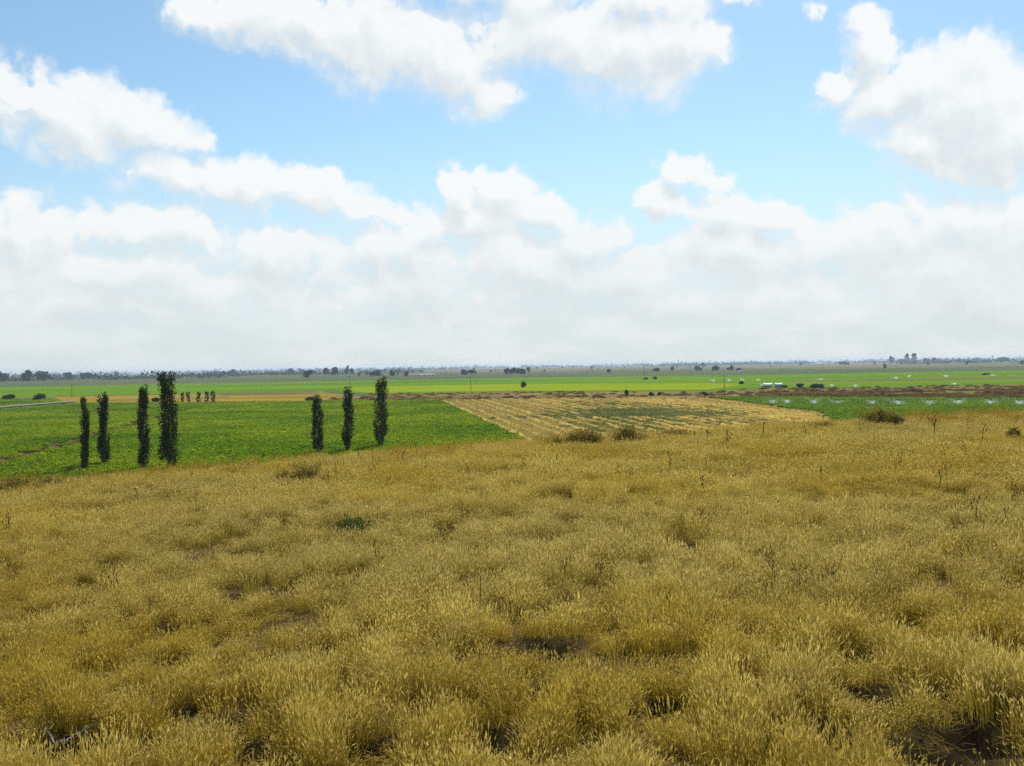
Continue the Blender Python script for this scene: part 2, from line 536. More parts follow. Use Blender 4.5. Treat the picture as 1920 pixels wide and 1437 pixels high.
def build_hill():
    na = 640
    rad = np.concatenate([[.3, .8, 1.4, 2.0], np.geomspace(2.4, 135, 300)])
    th = np.linspace(0, 2 * np.pi, na, endpoint=False)
    R, T = np.meshgrid(rad, th, indexing='ij')
    x = (R * np.sin(T)).ravel(); y = (R * np.cos(T)).ravel()
    z = hill_z(x, y)
    bare = bare_field(x, y)
    V = np.stack([x, y, z], 1); nr = len(rad)
    i, j = np.meshgrid(np.arange(nr - 1), np.arange(na), indexing='ij')
    j2 = (j + 1) % na
    F = np.stack([i * na + j, i * na + j2, (i + 1) * na + j2, (i + 1) * na + j], -1).reshape(-1, 4)
    F = F[:, ::-1]
    m = bpy.data.materials.new('hill_soil'); m.use_nodes = True
    t = m.node_tree; t.nodes.clear(); k = N(t)
    geo = k.new('ShaderNodeNewGeometry')
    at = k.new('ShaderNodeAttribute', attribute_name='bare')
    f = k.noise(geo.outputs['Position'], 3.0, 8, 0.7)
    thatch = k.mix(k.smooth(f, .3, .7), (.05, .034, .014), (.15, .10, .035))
    soil = k.mix(k.noise(geo.outputs['Position'], 9.0, 8, 0.7), (.008, .006, .004), (.03, .022, .014))  # dark bare soil, blackened further to carry the shadow of the tufts
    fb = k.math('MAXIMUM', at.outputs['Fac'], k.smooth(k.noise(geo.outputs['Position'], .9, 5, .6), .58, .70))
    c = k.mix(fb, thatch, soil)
    b = k.new('ShaderNodeBsdfPrincipled'); k.put(b.inputs['Base Color'], c); b.inputs['Roughness'].default_value = 1
    b.inputs['Specular IOR Level'].default_value = 0.0
    bn = k.new('ShaderNodeBump'); bn.inputs['Strength'].default_value = .8; bn.inputs['Distance'].default_value = .05
    k.put(bn.inputs['Height'], k.noise(geo.outputs['Position'], 14, 6, .7)); k.put(b.inputs['Normal'], bn.outputs[0])
    o = k.new('ShaderNodeOutputMaterial'); k.put(o.inputs[0], b.outputs[0])
    me = mesh_np('hill', V, F, [m], smooth=True)
    a = me.attributes.new('bare', 'FLOAT', 'POINT'); a.data.foreach_set('value', bare.astype(np.float32))
    tag(link('hill', me), 'low hill of dark soil under dry golden grass', 'hill', kind='structure')


build_hill()

# ------------------------------------------------------------------ the plain and its fields
def sheet(name, poly, mat, z, label, cat):
    V = [(p[0], p[1], z) for p in poly]
    a = sum(V[i][0] * V[(i + 1) % len(V)][1] - V[(i + 1) % len(V)][0] * V[i][1] for i in range(len(V)))
    if a < 0: V = V[::-1]
    me = bpy.data.meshes.new(name); me.from_pydata(V, [], [list(range(len(V)))]); me.materials.append(mat); me.update()
    return tag(link(name, me), label, cat, kind='structure')


def pxpoly(pts): return [tuple(gp(u, v)) for u, v in pts]


def mat_mosaic():
    m = bpy.data.materials.new('far_plain'); m.use_nodes = True
    t = m.node_tree; t.nodes.clear(); k = N(t)
    geo = k.new('ShaderNodeNewGeometry')
    p = k.vec('MULTIPLY', geo.outputs['Position'], (1 / 520., 1 / 300., 0))
    p = k.vec('ADD', p, k.vec('SCALE', k.noise(geo.outputs['Position'], .002, 2, .5, out=1), scale=.25))
    vo = k.new('ShaderNodeTexVoronoi', distance='CHEBYCHEV'); k.put(vo.inputs['Vector'], p); vo.inputs['Scale'].default_value = 1.0
    sp = k.new('ShaderNodeSeparateColor'); k.put(sp.inputs[0], vo.outputs['Color'])
    cr = k.new('ShaderNodeValToRGB'); k.put(cr.inputs[0], sp.outputs[0]); cr.color_ramp.interpolation = 'CONSTANT'
    cols = [(0, (.20, .15, .085)), (.22, (.10, .12, .045)), (.40, (.26, .19, .10)), (.58, (.12, .10, .06)), (.74, (.09, .15, .035)), (.86, (.22, .18, .10))]
    e = cr.color_ramp.elements
    while len(e) < len(cols): e.new(.5)
    for a, (pos, c) in zip(e, cols): a.position = pos; a.color = (*c, 1)
    c = k.mix(k.math('MULTIPLY', k.noise(k.vec('MULTIPLY', geo.outputs['Position'], (.4, 1, 1)), .02, 8, .7), .5), cr.outputs[0], (.13, .12, .06))
    d = k.new('ShaderNodeBsdfDiffuse'); k.put(d.inputs[0], c)
    o = k.new('ShaderNodeOutputMaterial'); k.put(o.inputs[0], d.outputs[0])
    return m


sheet('plain', [(-9500, -600), (9500, -600), (9500, 13500), (-9500, 13500)], mat_mosaic(), 0.0, 'wide flat plain of small fields reaching the horizon', 'plain')

G_ = ((.30, (.07, .16, .012)), (.5, (.12, .25, .014)), (.7, (.2, .32, .018)))
M['green_soil'] = mat_surface('green_soil', G_, .05, 7, speck=(1.2, .45))
M['far_green'] = mat_surface('far_green', ((.34, (.06, .14, .006)), (.5, (.105, .20, .007)), (.68, (.18, .24, .009))), .010, 7, stretch=(.35, 1, 1), speck=(.5, .35), bump=.6, bscale=.9)
M['lime'] = mat_surface('lime', ((.34, (.14, .21, .005)), (.5, (.21, .27, .006)), (.68, (.27, .30, .008))), .02, 7, stretch=(.35, 1, 1), speck=(.6, .35), bump=.6, bscale=.9)
M['golden'] = mat_surface('golden', ((.32, (.17, .12, .018)), (.5, (.25, .18, .026)), (.68, (.33, .25, .045))), .04, 7, stretch=(.2, 1, 1), speck=(.8, .3))
M['stubble'] = mat_surface('stubble', ((.30, (.13, .115, .035)), (.5, (.19, .155, .042)), (.70, (.25, .19, .05))), .05, 7, speck=(1.5, .45))
M['bank'] = mat_surface('bank', ((.30, (.085, .062, .026)), (.48, (.17, .125, .045)), (.70, (.33, .24, .07))), .022, 8, stretch=(.25, 1, 1), speck=(.7, .4))
M['brown'] = mat_surface('brown', ((.30, (.10, .07, .04)), (.5, (.16, .12, .06)), (.7, (.22, .17, .08))), .03, 6, stretch=(.2, 1, 1))
M['scrub'] = mat_surface('scrub', ((.30, (.055, .075, .03)), (.5, (.09, .11, .045)), (.7, (.17, .15, .07))), .012, 7, stretch=(.3, 1, 1), speck=(.08, .4))
M['dull_green'] = mat_surface('dull_green', ((.3, (.10, .11, .03)), (.5, (.14, .15, .035)), (.7, (.19, .17, .05))), .03, 6, stretch=(.2, 1, 1))
M['dirt'] = mat_surface('dirt', ((.3, (.07, .05, .03)), (.5, (.12, .085, .045)), (.7, (.17, .12, .06))), .5, 6)

sheet('scrub_strip', pxpoly([(-500, 733), (-500, 717), (300, 703.5), (700, 699), (1000, 697), (1440, 693.5), (2500, 676), (2500, 684), (1440, 704), (960, 710), (600, 717), (0, 728)]),
      M['scrub'], .02, 'dull grey-green scrubby strip behind the bright fields', 'field')
FAR = pxpoly([(-500, 753), (-500, 734), (0, 726), (600, 715.5), (960, 709), (1440, 702.5), (2500, 684), (2500, 704), (1920, 722), (1600, 727), (1440, 728),
              (1330, 733), (960, 735), (700, 739), (600, 734), (300, 740.5), (100, 743.5)])
sheet('far_green_field', FAR, M['far_green'], .04, 'long bright green crop field in the middle distance', 'field')
sheet('lime_field', pxpoly([(650, 734.5), (650, 727), (960, 720.5), (1320, 719), (1400, 721), (1330, 731), (960, 733), (720, 737)]), M['lime'], .06,
      'yellow-green ripening strip within the far green field', 'field')
sheet('dull_strip', pxpoly([(1480, 714), (1700, 709.5), (2500, 697), (2500, 703), (1920, 712), (1700, 715), (1480, 717)]), M['dull_green'], .06,
      'dull brownish strip crossing the right-hand green field', 'field')
sheet('golden_field', pxpoly([(95, 757.5), (100, 743), (600, 735.5), (645, 741), (640, 749), (560, 755), (395, 756)]), M['golden'], .04,
      'narrow golden stubble strip behind the left green field', 'field')
sheet('fallow_strip', pxpoly([(400, 738.5), (590, 734.6), (602, 737), (520, 741), (420, 742)]), M['brown'], .06, 'thin brown fallow strip above the golden stubble', 'field')
sheet('fallow_strip', pxpoly([(180, 750), (430, 743.5), (430, 746), (180, 753)]), M['brown'], .06, 'thin brown line of bare soil through the golden strip', 'field')
BANK = pxpoly([(560, 755.5), (640, 747), (700, 740), (960, 736), (1330, 733.5), (1440, 728.5), (1600, 727.5), (2500, 710), (2500, 750), (1920, 750), (1440, 746.5), (1340, 747.5), (960, 748), (820, 752)])
sheet('earth_bank', BANK, M['bank'], .05, 'brown weedy strip of bank behind the stubble field', 'bank')
A1 = pxpoly([(-700, 835), (140, 758.5), (388, 757.2), (-275, 935)])
A2 = pxpoly([(404, 757), (818, 752.6), (948, 818), (1010, 850), (900, 960), (-205, 942)])
A0 = pxpoly([(-500, 790), (118, 758.5), (95, 748), (-500, 753)])
G1 = pxpoly([(1347, 748), (1440, 747.4), (1920, 750.5), (2500, 752), (2500, 880), (1700, 860), (1545, 776)])
FS = pxpoly([(826, 752.4), (960, 748.5), (1338, 748.2), (1540, 776), (1640, 800), (1500, 860), (1020, 850), (954, 818)])
sheet('green_field', A1, M['green_soil'], .04, 'green crop field left of the diagonal dirt track', 'field')
sheet('green_field', A2, M['green_soil'], .045, 'large green crop field behind the poplars', 'field')
sheet('green_field', A0, M['green_soil'], .04, 'green field left of the pale irrigation channel', 'field')
sheet('green_field', G1, M['green_soil'], .042, 'dark green irrigated field with sprinklers, right side', 'field')
stub = sheet('stubble_field', FS, M['stubble'], .044, 'harvested stubble field with straw rows', 'field')
sheet('dirt_track', [tuple(gp(-285, 935)), tuple(gp(387, 757.2)), tuple(gp(405, 757)), tuple(gp(-195, 943))], M['dirt'], .052,
      'brown dirt track cutting diagonally through the left green field', 'track')

# ------------------------------------------------------------------ scattering of uncountable growth
def instancer(name, protos, P, rot, scl, idx, label, cat, seedcol=None):
    col = bpy.data.collections.new(name + "_pieces")
    for i, me in enumerate(protos):
        o = bpy.data.objects.new("%s_piece_%03d" % (name, i), me); col.objects.link(o)
    me = bpy.data.meshes.new(name); n = len(P)
    me.vertices.add(n); me.vertices.foreach_set("co", np.asarray(P, np.float32).ravel())
    a = me.attributes.new("rot", 'FLOAT_VECTOR', 'POINT'); a.data.foreach_set("vector", np.asarray(rot, np.float32).ravel())
    a = me.attributes.new("scl", 'FLOAT_VECTOR', 'POINT'); a.data.foreach_set("vector", np.asarray(scl, np.float32).ravel())
    a = me.attributes.new("idx", 'INT', 'POINT'); a.data.foreach_set("value", np.asarray(idx, np.int32))
    for m in protos[0].materials: me.materials.append(m)
    o = link(name, me)
    tr = bpy.data.node_groups.new(name + "_scatter", 'GeometryNodeTree')
    tr.interface.new_socket("Geometry", in_out='INPUT', socket_type='NodeSocketGeometry')
    tr.interface.new_socket("Geometry", in_out='OUTPUT', socket_type='NodeSocketGeometry')
    k = N(tr)
    gi = k.new('NodeGroupInput'); go = k.new('NodeGroupOutput')
    ci = k.new('GeometryNodeCollectionInfo'); ci.inputs['Collection'].default_value = col
    ci.inputs['Separate Children'].default_value = True; ci.inputs['Reset Children'].default_value = True
    ip = k.new('GeometryNodeInstanceOnPoints')

    def attr(nm, ty):
        q = k.new('GeometryNodeInputNamedAttribute', data_type=ty); q.inputs[0].default_value = nm
        return q.outputs[0]
    k.put(ip.inputs['Points'], gi.outputs[0]); k.put(ip.inputs['Instance'], ci.outputs[0])
    ip.inputs['Pick Instance'].default_value = True
    k.put(ip.inputs['Instance Index'], attr('idx', 'INT'))
    k.put(ip.inputs['Rotation'], attr('rot', 'FLOAT_VECTOR')); k.put(ip.inputs['Scale'], attr('scl', 'FLOAT_VECTOR'))
    k.put(go.inputs[0], ip.outputs[0])
    md = o.modifiers.new("scatter", 'NODES'); md.node_group = tr
    tag(o, label, cat, kind='stuff')
    return o


def clump(r, n, rad, h0, h1, w, lean, head=None, bendk=.5, m_stem=0, m_head=1):
    """Tuft of n ribbons; head = (length, width) of the seed head."""
    g = Geo()
    ang = r.uniform(0, 2 * np.pi, n); rr = rad * np.sqrt(r.random(n))
    bx, by = rr * np.cos(ang), rr * np.sin(ang)
    hgt = r.uniform(h0, h1, n)
    la = ang + r.normal(0, .7, n); lm = np.abs(r.normal(lean, lean * .5, n)) * (.4 + rr / rad)
    dx, dy = np.cos(la) * lm, np.sin(la) * lm
    fa = r.uniform(0, np.pi, n); wx, wy = np.cos(fa) * w / 2, np.sin(fa) * w / 2
    b = np.stack([bx, by, np.full(n, -.03)], 1)
    mid = b + np.stack([dx * hgt * .35, dy * hgt * .35, hgt * .55 + .03], 1)
    tip = b + np.stack([dx * hgt, dy * hgt, hgt * (1 - bendk * lm * lm) + .03], 1)
    wv = np.stack([wx, wy, np.zeros(n)], 1)
    V = np.stack([b - wv, b + wv, mid - wv * .8, mid + wv * .8, tip - wv * .25, tip + wv * .25], 1).reshape(-1, 3)
    o = np.arange(n)[:, None] * 6
    F = np.concatenate([o + [0, 1, 3, 2], o + [2, 3, 5, 4]])
    g.add(V, F, m_stem)
    if head:
        hl, hw = head
        d = tip - mid; d /= np.linalg.norm(d, axis=1, keepdims=True)
        L = hl * r.uniform(.7, 1.25, n)[:, None]
        q = np.stack([np.cos(fa + .6), np.sin(fa + .6), np.zeros(n)], 1); q2 = np.cross(d, q)
        droop = np.stack([dx, dy, -lm * .5], 1) * L * .6
        s = tip - d * L * .35; e = tip + d * L * .65 + droop; mdl = s * .55 + e * .45
        for qq in (q, q2):
            ww = qq * hw / 2
            V = np.stack([s, mdl + ww, e, mdl - ww], 1).reshape(-1, 3)
            g.add(V, np.arange(n * 4).reshape(-1, 4), m_head)
    return g


def build_grass():
    r = np.random.default_rng(11)
    mats = [M['grass_stem'], M['grass_head'], M['grass_rust']]
    protos = []
    for i in range(5):   # 0-4 near: dense fine tuft with seed heads
        g = clump(r, 70, .115, .13, .34, .0042, .16, (.050, .0078))
        g2 = clump(r, 36, .15, .06, .20, .0045, .6, None); g.add(np.concatenate(g2.V), np.concatenate(g2.F), 0)
        protos.append(g.mesh('dry_tuft', mats))
    for i in range(3):   # 5-7 near: taller upright stalks with long pale heads
        g = clump(r, 9, .14, .22, .38, .005, .14, (.085, .010)); protos.append(g.mesh('tall_stalks', mats))
    for i in range(4):   # 8-11 far: wider tuft, coarser ribbons
        g = clump(r, 80, .30, .10, .31, .010, .38, (.055, .015))
        protos.append(g.mesh('far_tuft', mats))
    for i in range(2):   # 12-13 lying straw
        n = 40
        c = np.stack([r.normal(0, .14, n), r.normal(0, .14, n), r.uniform(.01, .05, n)], 1)
        a = r.uniform(0, np.pi, n); L = r.uniform(.025, .07, n)
        d = np.stack([np.cos(a) * L, np.sin(a) * L, r.normal(0, .02, n)], 1); w = np.stack([-np.sin(a), np.cos(a), 0 * a], 1) * .002
        V = np.stack([c - d - w, c - d + w, c + d + w, c + d - w], 1).reshape(-1, 3)
        g = Geo(); g.add(V, np.arange(4 * n).reshape(-1, 4), 0); protos.append(g.mesh('straw_litter', mats))
    for i in range(2):   # 14-15 rusty tall tussock of the crest
        g = clump(r, 60, .3, .3, .75, .014, .3, (.09, .02), m_stem=2, m_head=2); protos.append(g.mesh('rust_tuft', mats))
    P = []; S = []; I = []; R = []

    def band(r0, r1, dens, half, kind):
        # half = half opening angle; scatter in polar wedge round +Y
        area = half * (r1 * r1 - r0 * r0); n = int(area * dens)
        rr = np.sqrt(r.uniform(r0 * r0, r1 * r1, n)); th = r.uniform(-half, half, n)
        x, y = rr * np.sin(th), rr * np.cos(th)
        ok = (y < 66 + .24 * x)
        x, y = x[ok], y[ok]
        b = bare_field(x, y)
        cov = fbm(x * 1.0, y * 1.0, 41, 4); hn = fbm(x * .28, y * .28, 51, 3); hn2 = fbm(x * 2.9, y * 2.9, 57, 2)
        keep = (b < .35) & ((cov > .40) | (r.random(len(x)) < .25)) & ((hn2 > .36) | (r.random(len(x)) < .30))
        if kind == 'tall': keep &= (fbm(x * .6, y * .6, 61, 3) > .43)
        if kind == 'litter': keep = (b < .8) | (r.random(len(x)) < .45)
        x, y, hn, hn2, b, cov = x[keep], y[keep], hn[keep], hn2[keep], b[keep], cov[keep]; n = len(x)
        h = .46 + .40 * np.clip((hn - .25) * 1.6, 0, 1) + 1.2 * (hn2 - .42) + .7 * (cov - .42)
        h = np.clip(h, .30, 1.45) * trampled(x, y) * r.uniform(.62, 1.38, n)
        wd = r.uniform(.85, 1.25, n)
        idx = {'near': lambda: r.integers(0, 5, n), 'tall': lambda: r.integers(5, 8, n), 'far': lambda: r.integers(8, 12, n),
               'litter': lambda: r.integers(12, 14, n), 'rust': lambda: r.integers(14, 16, n)}[kind]()
        P.append(np.stack([x, y, hill_z(x, y)], 1)); S.append(np.stack([wd, wd, h if kind != 'litter' else wd], 1)); I.append(idx)
        R.append(np.stack([r.normal(0, .06, n), r.normal(0, .06, n), r.uniform(0, 6.28, n)], 1))
    band(1.2, 5, 26, math.pi, 'near')
    band(5, 13, 44, .72, 'near')
    band(13, 24, 36, .68, 'near')
    band(3, 24, 14, .70, 'tall')
    band(3, 12, 4, .72, 'litter')
    band(23, 34, 20, .66, 'far')
    band(34, 75, 10, .66, 'far')
    band(24, 40, 5, .66, 'tall')
    # tall rusty tussocks on the crest
    x = r.uniform(-30, 45, 2600); y = r.uniform(36, 66, 2600); e = y - (43 + .24 * x)
    ok = (e > -3) & (e < 9) & (fbm(x * .25, y * .25, 71, 3) > .50); x, y = x[ok], y[ok]; n = len(x)
    P.append(np.stack([x, y, hill_z(x, y)], 1)); sc = r.uniform(.5, 1.0, n); S.append(np.stack([sc, sc, sc], 1)); I.append(r.integers(14, 16, n))
    R.append(np.stack([0 * x, 0 * x, r.uniform(0, 6.28, n)], 1))
    P, S, I, R = map(np.concatenate, (P, S, I, R))
    print("grass tufts", len(P))
    instancer('dry_grass', protos, P, R, S, I, 'dry golden seeding grass covering the whole hill in the foreground', 'grass')


build_grass()


def jitter_points(poly, step, r, ymin=100):
    xs = [p[0] for p in poly]; ys = [p[1] for p in poly]
    gx, gy = np.meshgrid(np.arange(min(xs), max(xs), step), np.arange(max(ymin, min(ys)), max(ys), step))
    x = gx.ravel() + r.uniform(-.5, .5, gx.size) * step; y = gy.ravel() + r.uniform(-.5, .5, gx.size) * step
    ok = in_poly(x, y, poly) & (np.abs(x) < y * .62 + 15)
    return x[ok], y[ok]


def crop_protos(r, name, mats, size, n, leaf, h):
    out = []
    for i in range(4):
        # plants in loose rows: small domes of leaves
        m = n // 7
        c = np.repeat(np.stack([r.uniform(-size / 2, size / 2, m), r.uniform(-size / 2, size / 2, m), 0 * np.zeros(m)], 1), 7, 0)
        k = len(c)
        off = r.normal(0, 1, (k, 3)) * [.17, .17, .0]
        zz = r.uniform(.25, 1, k) * h * np.repeat(r.uniform(.6, 1.15, m), 7)
        c = c + off; c[:, 2] = zz
        V, F = leaf_quads(c, leaf, r, flat=.9)
        out.append(mesh_np(name, V, F, mats))
    return out


def build_crops():
    r = np.random.default_rng(21)
    pr = crop_protos(r, 'crop_patch', [M['crop']], 3.4, 420, .24, .55)
    for poly, nm, lab in ((A1, 'crop_plants', 'leafy green crop plants in the field left of the dirt track'),
                          (A2, 'crop_plants', 'leafy green crop plants in the large field behind the poplars'),
                          (A0, 'crop_plants', 'leafy green crop plants left of the irrigation channel')):
        x, y = jitter_points(poly, 2.4, r)
        n = len(x); s = r.uniform(.85, 1.2, n)
        instancer(nm, pr, np.stack([x, y, 0 * x + .05], 1), np.stack([0 * x, 0 * x, r.uniform(0, 6.28, n)], 1), np.stack([s, s, s], 1), r.integers(0, 4, n), lab, 'crop')
        print(nm, n)
    pr = crop_protos(r, 'crop_patch', [M['crop_wet']], 3.4, 420, .24, .6)
    x, y = jitter_points(G1, 2.4, r); n = len(x); s = r.uniform(.85, 1.2, n)
    instancer('crop_plants', pr, np.stack([x, y, 0 * x + .05], 1), np.stack([0 * x, 0 * x, r.uniform(0, 6.28, n)], 1), np.stack([s, s, s], 1), r.integers(0, 4, n),
              'leafy wet green crop plants under the row of sprinklers', 'crop')
    # green-grey regrowth in the middle of the stubble
    pr = crop_protos(r, 'regrowth_patch', [M['regrowth']], 3.2, 150, .22, .3)
    x, y = jitter_points(FS, 2.0, r)
    cx, cy = gp(1190, 775).x, gp(1190, 775).y
    q = np.hypot((x - cx) / 24, (y - cy) / 60) + (fbm(x * .06, y * .06, 81, 3) - .5) * 1.6
    ok = r.random(len(x)) < np.clip(1.25 - q, 0, .75); x, y = x[ok], y[ok]; n = len(x); s = r.uniform(.6, 1.2, n)
    instancer('regrowth', pr, np.stack([x, y, 0 * x + .04], 1), np.stack([0 * x, 0 * x, r.uniform(0, 6.28, n)], 1), np.stack([s, s, s], 1), r.integers(0, 4, n),
              'grey-green regrowth in the middle of the stubble field', 'weeds')
    # dark dry brush on the bank and on the field edges
    out = []
    for i in range(4):
        c = r.normal(0, 1, (90, 3)) * [.75, .75, .0]; c[:, 2] = r.uniform(0, 1.1, 90) * np.exp(-np.hypot(c[:, 0], c[:, 1]) * .6)
        V, F = leaf_quads(c, .34, r, aspect=2.2); out.append(mesh_np('brush_tuft', V, F, [M['brush']]))
    x, y = jitter_points(BANK, 1.9, r)
    u = x / y
    w = .04 + .75 * np.clip((u - .14) / .25, 0, 1)
    ymid = np.where(u > .2, 365, 390) + 0 * x
    pr_ = w * np.exp(-((y - (gp(1680, 742).y)) / 40) ** 2) + .06
    ok = (r.random(len(x)) < pr_ * (fbm(x * .03, y * .05, 91, 3) > .40)); x, y = x[ok], y[ok]
    # edge lines: right edge of the big field, near ditch, track sides
    def line(a, b, per, spread):
        L = math.hypot(b.x - a.x, b.y - a.y); n_ = int(L * per); t = r.random(n_)
        return a.x + (b.x - a.x) * t + r.normal(0, spread, n_), a.y + (b.y - a.y) * t + r.normal(0, spread, n_)
    xs, ys = [x], [y]; sz = [r.uniform(.6, 1.3, len(x))]
    for a, b, per, sp, s_ in ((gp(822, 753), gp(952, 819), 1.6, .5, .6), (gp(-120, 876), gp(420, 862), 1.2, .6, .8), (gp(1342, 748), gp(1545, 777), 1.2, .4, .45),
                              (gp(400, 756.5), gp(820, 752.3), 1.2, .8, .6), (gp(960, 748), gp(1340, 747.6), .9, .8, .5), (gp(-100, 893), gp(120, 878), 1.8, 1.6, .9), (gp(-240, 938), gp(396, 757), .9, .7, .45)):
        lx, ly = line(a, b, per, sp); xs.append(lx); ys.append(ly); sz.append(r.uniform(.6, 1.2, len(lx)) * s_)
    x, y, s = map(np.concatenate, (xs, ys, sz)); n = len(x)
    instancer('dry_brush', out, np.stack([x, y, 0 * x + .02], 1), np.stack([0 * x, 0 * x, r.uniform(0, 6.28, n)], 1), np.stack([s, s, s * r.uniform(.4, .8, n)], 1), r.integers(0, 4, n),
              'dark dry brush along the bank and the field edges', 'brush')
    print('brush', n)


build_crops()


def build_windrows():
    r = np.random.default_rng(31)
    a, b = gp(824, 752.4), gp(952, 818)
    d = np.array([b.x - a.x, b.y - a.y]); d /= np.linalg.norm(d); nrm = np.array([-d[1], d[0]])
    if nrm[0] < 0: nrm = -nrm
    cx, cy = gp(1190, 775).x, gp(1190, 775).y
    for i in range(32):
        s0 = np.array([a.x, a.y]) + nrm * (1.8 + 3.5 * i) - d * 20
        t = np.arange(0, 300, 1.1)
        x = s0[0] + d[0] * t + (fbm(t * .05, 0 * t + i * 3, 101, 3) - .5) * 1.6; y = s0[1] + d[1] * t
        inside = in_poly(x, y, FS) & (y > 120)
        q = np.hypot((x - cx) / 24, (y - cy) / 60) + (fbm(x * .06, y * .06, 81, 3) - .5) * 1.2
        inside &= (q > .55)
        if inside.sum() < 12: continue
        g = Geo()
        w = .66 * (.75 + .5 * fbm(t * .4, 0 * t + i, 111, 3)) ; h = .34 * (.4 + 1.2 * fbm(t * .5, 0 * t + i, 121, 3))
        sec = [(-1, 0), (-.5, .75), (.05, 1), (.55, .7), (1, 0)]
        jit = r.normal(0, .09, (len(t), 5, 3)) * [1, 1, .5]
        V = np.stack([np.stack([x + nrm[0] * w * sx, y + nrm[1] * w * sx, .05 + h * sz], 1) for sx, sz in sec], 1) + jit
        V[:, [0, 4], 2] = .03
        idx = np.arange(len(t) * 5).reshape(len(t), 5); F = []
        for kx in range(len(t) - 1):
            if inside[kx] and inside[kx + 1]:
                for c in range(4): F.append([idx[kx, c], idx[kx, c + 1], idx[kx + 1, c + 1], idx[kx + 1, c]])
        g.add(V.reshape(-1, 3), F, 0)
        # loose straw on the ridge
        ok = np.where(inside)[0]; kk = r.choice(ok, len(ok) * 4)
        C = np.stack([x[kk] + r.normal(0, .55, len(kk)), y[kk] + r.normal(0, .5, len(kk)), .05 + r.uniform(0, .38, len(kk))], 1)
        Vl, Fl = leaf_quads(C, .26, r, flat=.4, aspect=2.2); g.add(Vl, Fl, 0)
        link('straw_row', g.mesh('straw_row', [M['straw']]), stub)


build_windrows()

# ------------------------------------------------------------------ trees
def poplar(name, base, h, wid, seed, label, group, forked=False, lod=1.0, sparse=.0):
    r = np.random.default_rng(seed)
    root = empty(name, base, 0)
    tag(root, label, 'tree', group)
    g = Geo()
    lean = r.normal(0, .012, 2)
    zs = np.linspace(-.3, h * .9, 9)
    g.tube(np.stack([lean[0] * zs + .06 * np.sin(zs * .7 + seed), lean[1] * zs, zs], 1), np.linspace(.15, .02, 9) * (h / 9), 7)
    leaves = []
    nb = int(58 * lod * h / 9)
    ztop = h
    bump = lambda z: .72 + .75 * fbm(np.array([z * .55]), np.array([seed * 3.3]), 131, 3)[0]
    for i in range(nb):
        t = (i + r.random()) / nb
        z0 = h * (.02 + .86 * t ** 1.05)
        R = wid / 2 * bump(z0) * (1.0 if t < .75 else 1 - (t - .75) * 1.3)
        R = max(R, .18 * wid)
        if t < .04: R *= .85
        an = r.uniform(0, 6.28) if not (forked and t > .88) else (r.normal(0, .35) + (0 if r.random() < .5 else math.pi))
        rr = R * r.uniform(.45, 1.0)
        L = r.uniform(1.0, 2.1) * (h / 9) * (1.0 if t < .8 else .9)
        zt = min(z0 + L, ztop * r.uniform(.93, 1.0))
        k = 6
        s = np.linspace(0, 1, k)
        rad = rr * (.35 + .65 * (1 - (1 - s) ** 2.6))
        px = lean[0] * z0 + np.cos(an) * rad + r.normal(0, .03, k); py = lean[1] * z0 + np.sin(an) * rad + r.normal(0, .03, k); pz = z0 + (zt - z0) * s ** 1.2
        if lod > .5: g.tube(np.stack([px, py, pz], 1), np.linspace(.03, .006, k), 4, cap=False)
        nl = int(r.uniform(52, 96) * lod * (1 - sparse * t))
        ss = r.uniform(.18, 1.03, nl)
        C = np.stack([np.interp(ss, s, px), np.interp(ss, s, py), np.interp(ss, s, pz)], 1) + r.normal(0, 1, (nl, 3)) * [.12 * wid / 1.2, .12 * wid / 1.2, .13]
        leaves.append(C)
    C = np.concatenate(leaves); C[:, 2] = np.clip(C[:, 2], .15, h)
    V, F = leaf_quads(C, .17 / math.sqrt(max(lod, .2)), r, aspect=1.3)
    link('trunk', g.mesh('trunk', [M['bark']]), root)
    link('crown', mesh_np('crown', V, F, [M['poplar_leaf']]), root)
    return root


def tree_meshes(seed, h, w, kind, n, leaf, mat):
    r = np.random.default_rng(seed)
    g = Geo()
    th = h * (.16 if kind != 'shrub' else .10)
    g.tube([[0, 0, -.3], [0.02 * h, 0, th * .6], [0, .02 * h, th * 1.4]], [.035 * h, .026 * h, .015 * h], 6)
    lobes = []
    m = {'round': 9, 'shrub': 8, 'tall': 8, 'flat': 10}[kind]
    for i in range(m):
        a = r.uniform(0, 6.28); q = r.uniform(.1, .75)
        zc = {'round': r.uniform(.22, .78), 'shrub': r.uniform(.18, .68), 'tall': r.uniform(.18, .86), 'flat': r.uniform(.28, .7)}[kind] * h
        taper = 1 - .7 * max(0, zc / h - .5)
        c = np.array([math.cos(a) * q * w / 2 * taper, math.sin(a) * q * w / 2 * taper, zc])
        lobes.append((c, r.uniform(.20, .34) * w * taper, r.uniform(.16, .24) * h))
        if kind != 'shrub' or i < 4: g.tube([[0, 0, th * .8], list(c * [.5, .5, .8]), list(c)], [.016 * h, .011 * h, .005 * h], 5)
    C = []
    for c, ra, rz in lobes:
        k = n // m
        p = r.normal(size=(k, 3)); p /= np.linalg.norm(p, axis=1, keepdims=True); p *= (r.random((k, 1)) ** .45)
        C.append(c + p * [ra, ra, rz])
    C = np.concatenate(C); C[:, 2] = np.maximum(C[:, 2], .04 * h)
    V, F = leaf_quads(C, leaf, r, aspect=1.3)
    return g.mesh('trunk', [M['bark']]), mesh_np('crown', V, F, [M[mat]])


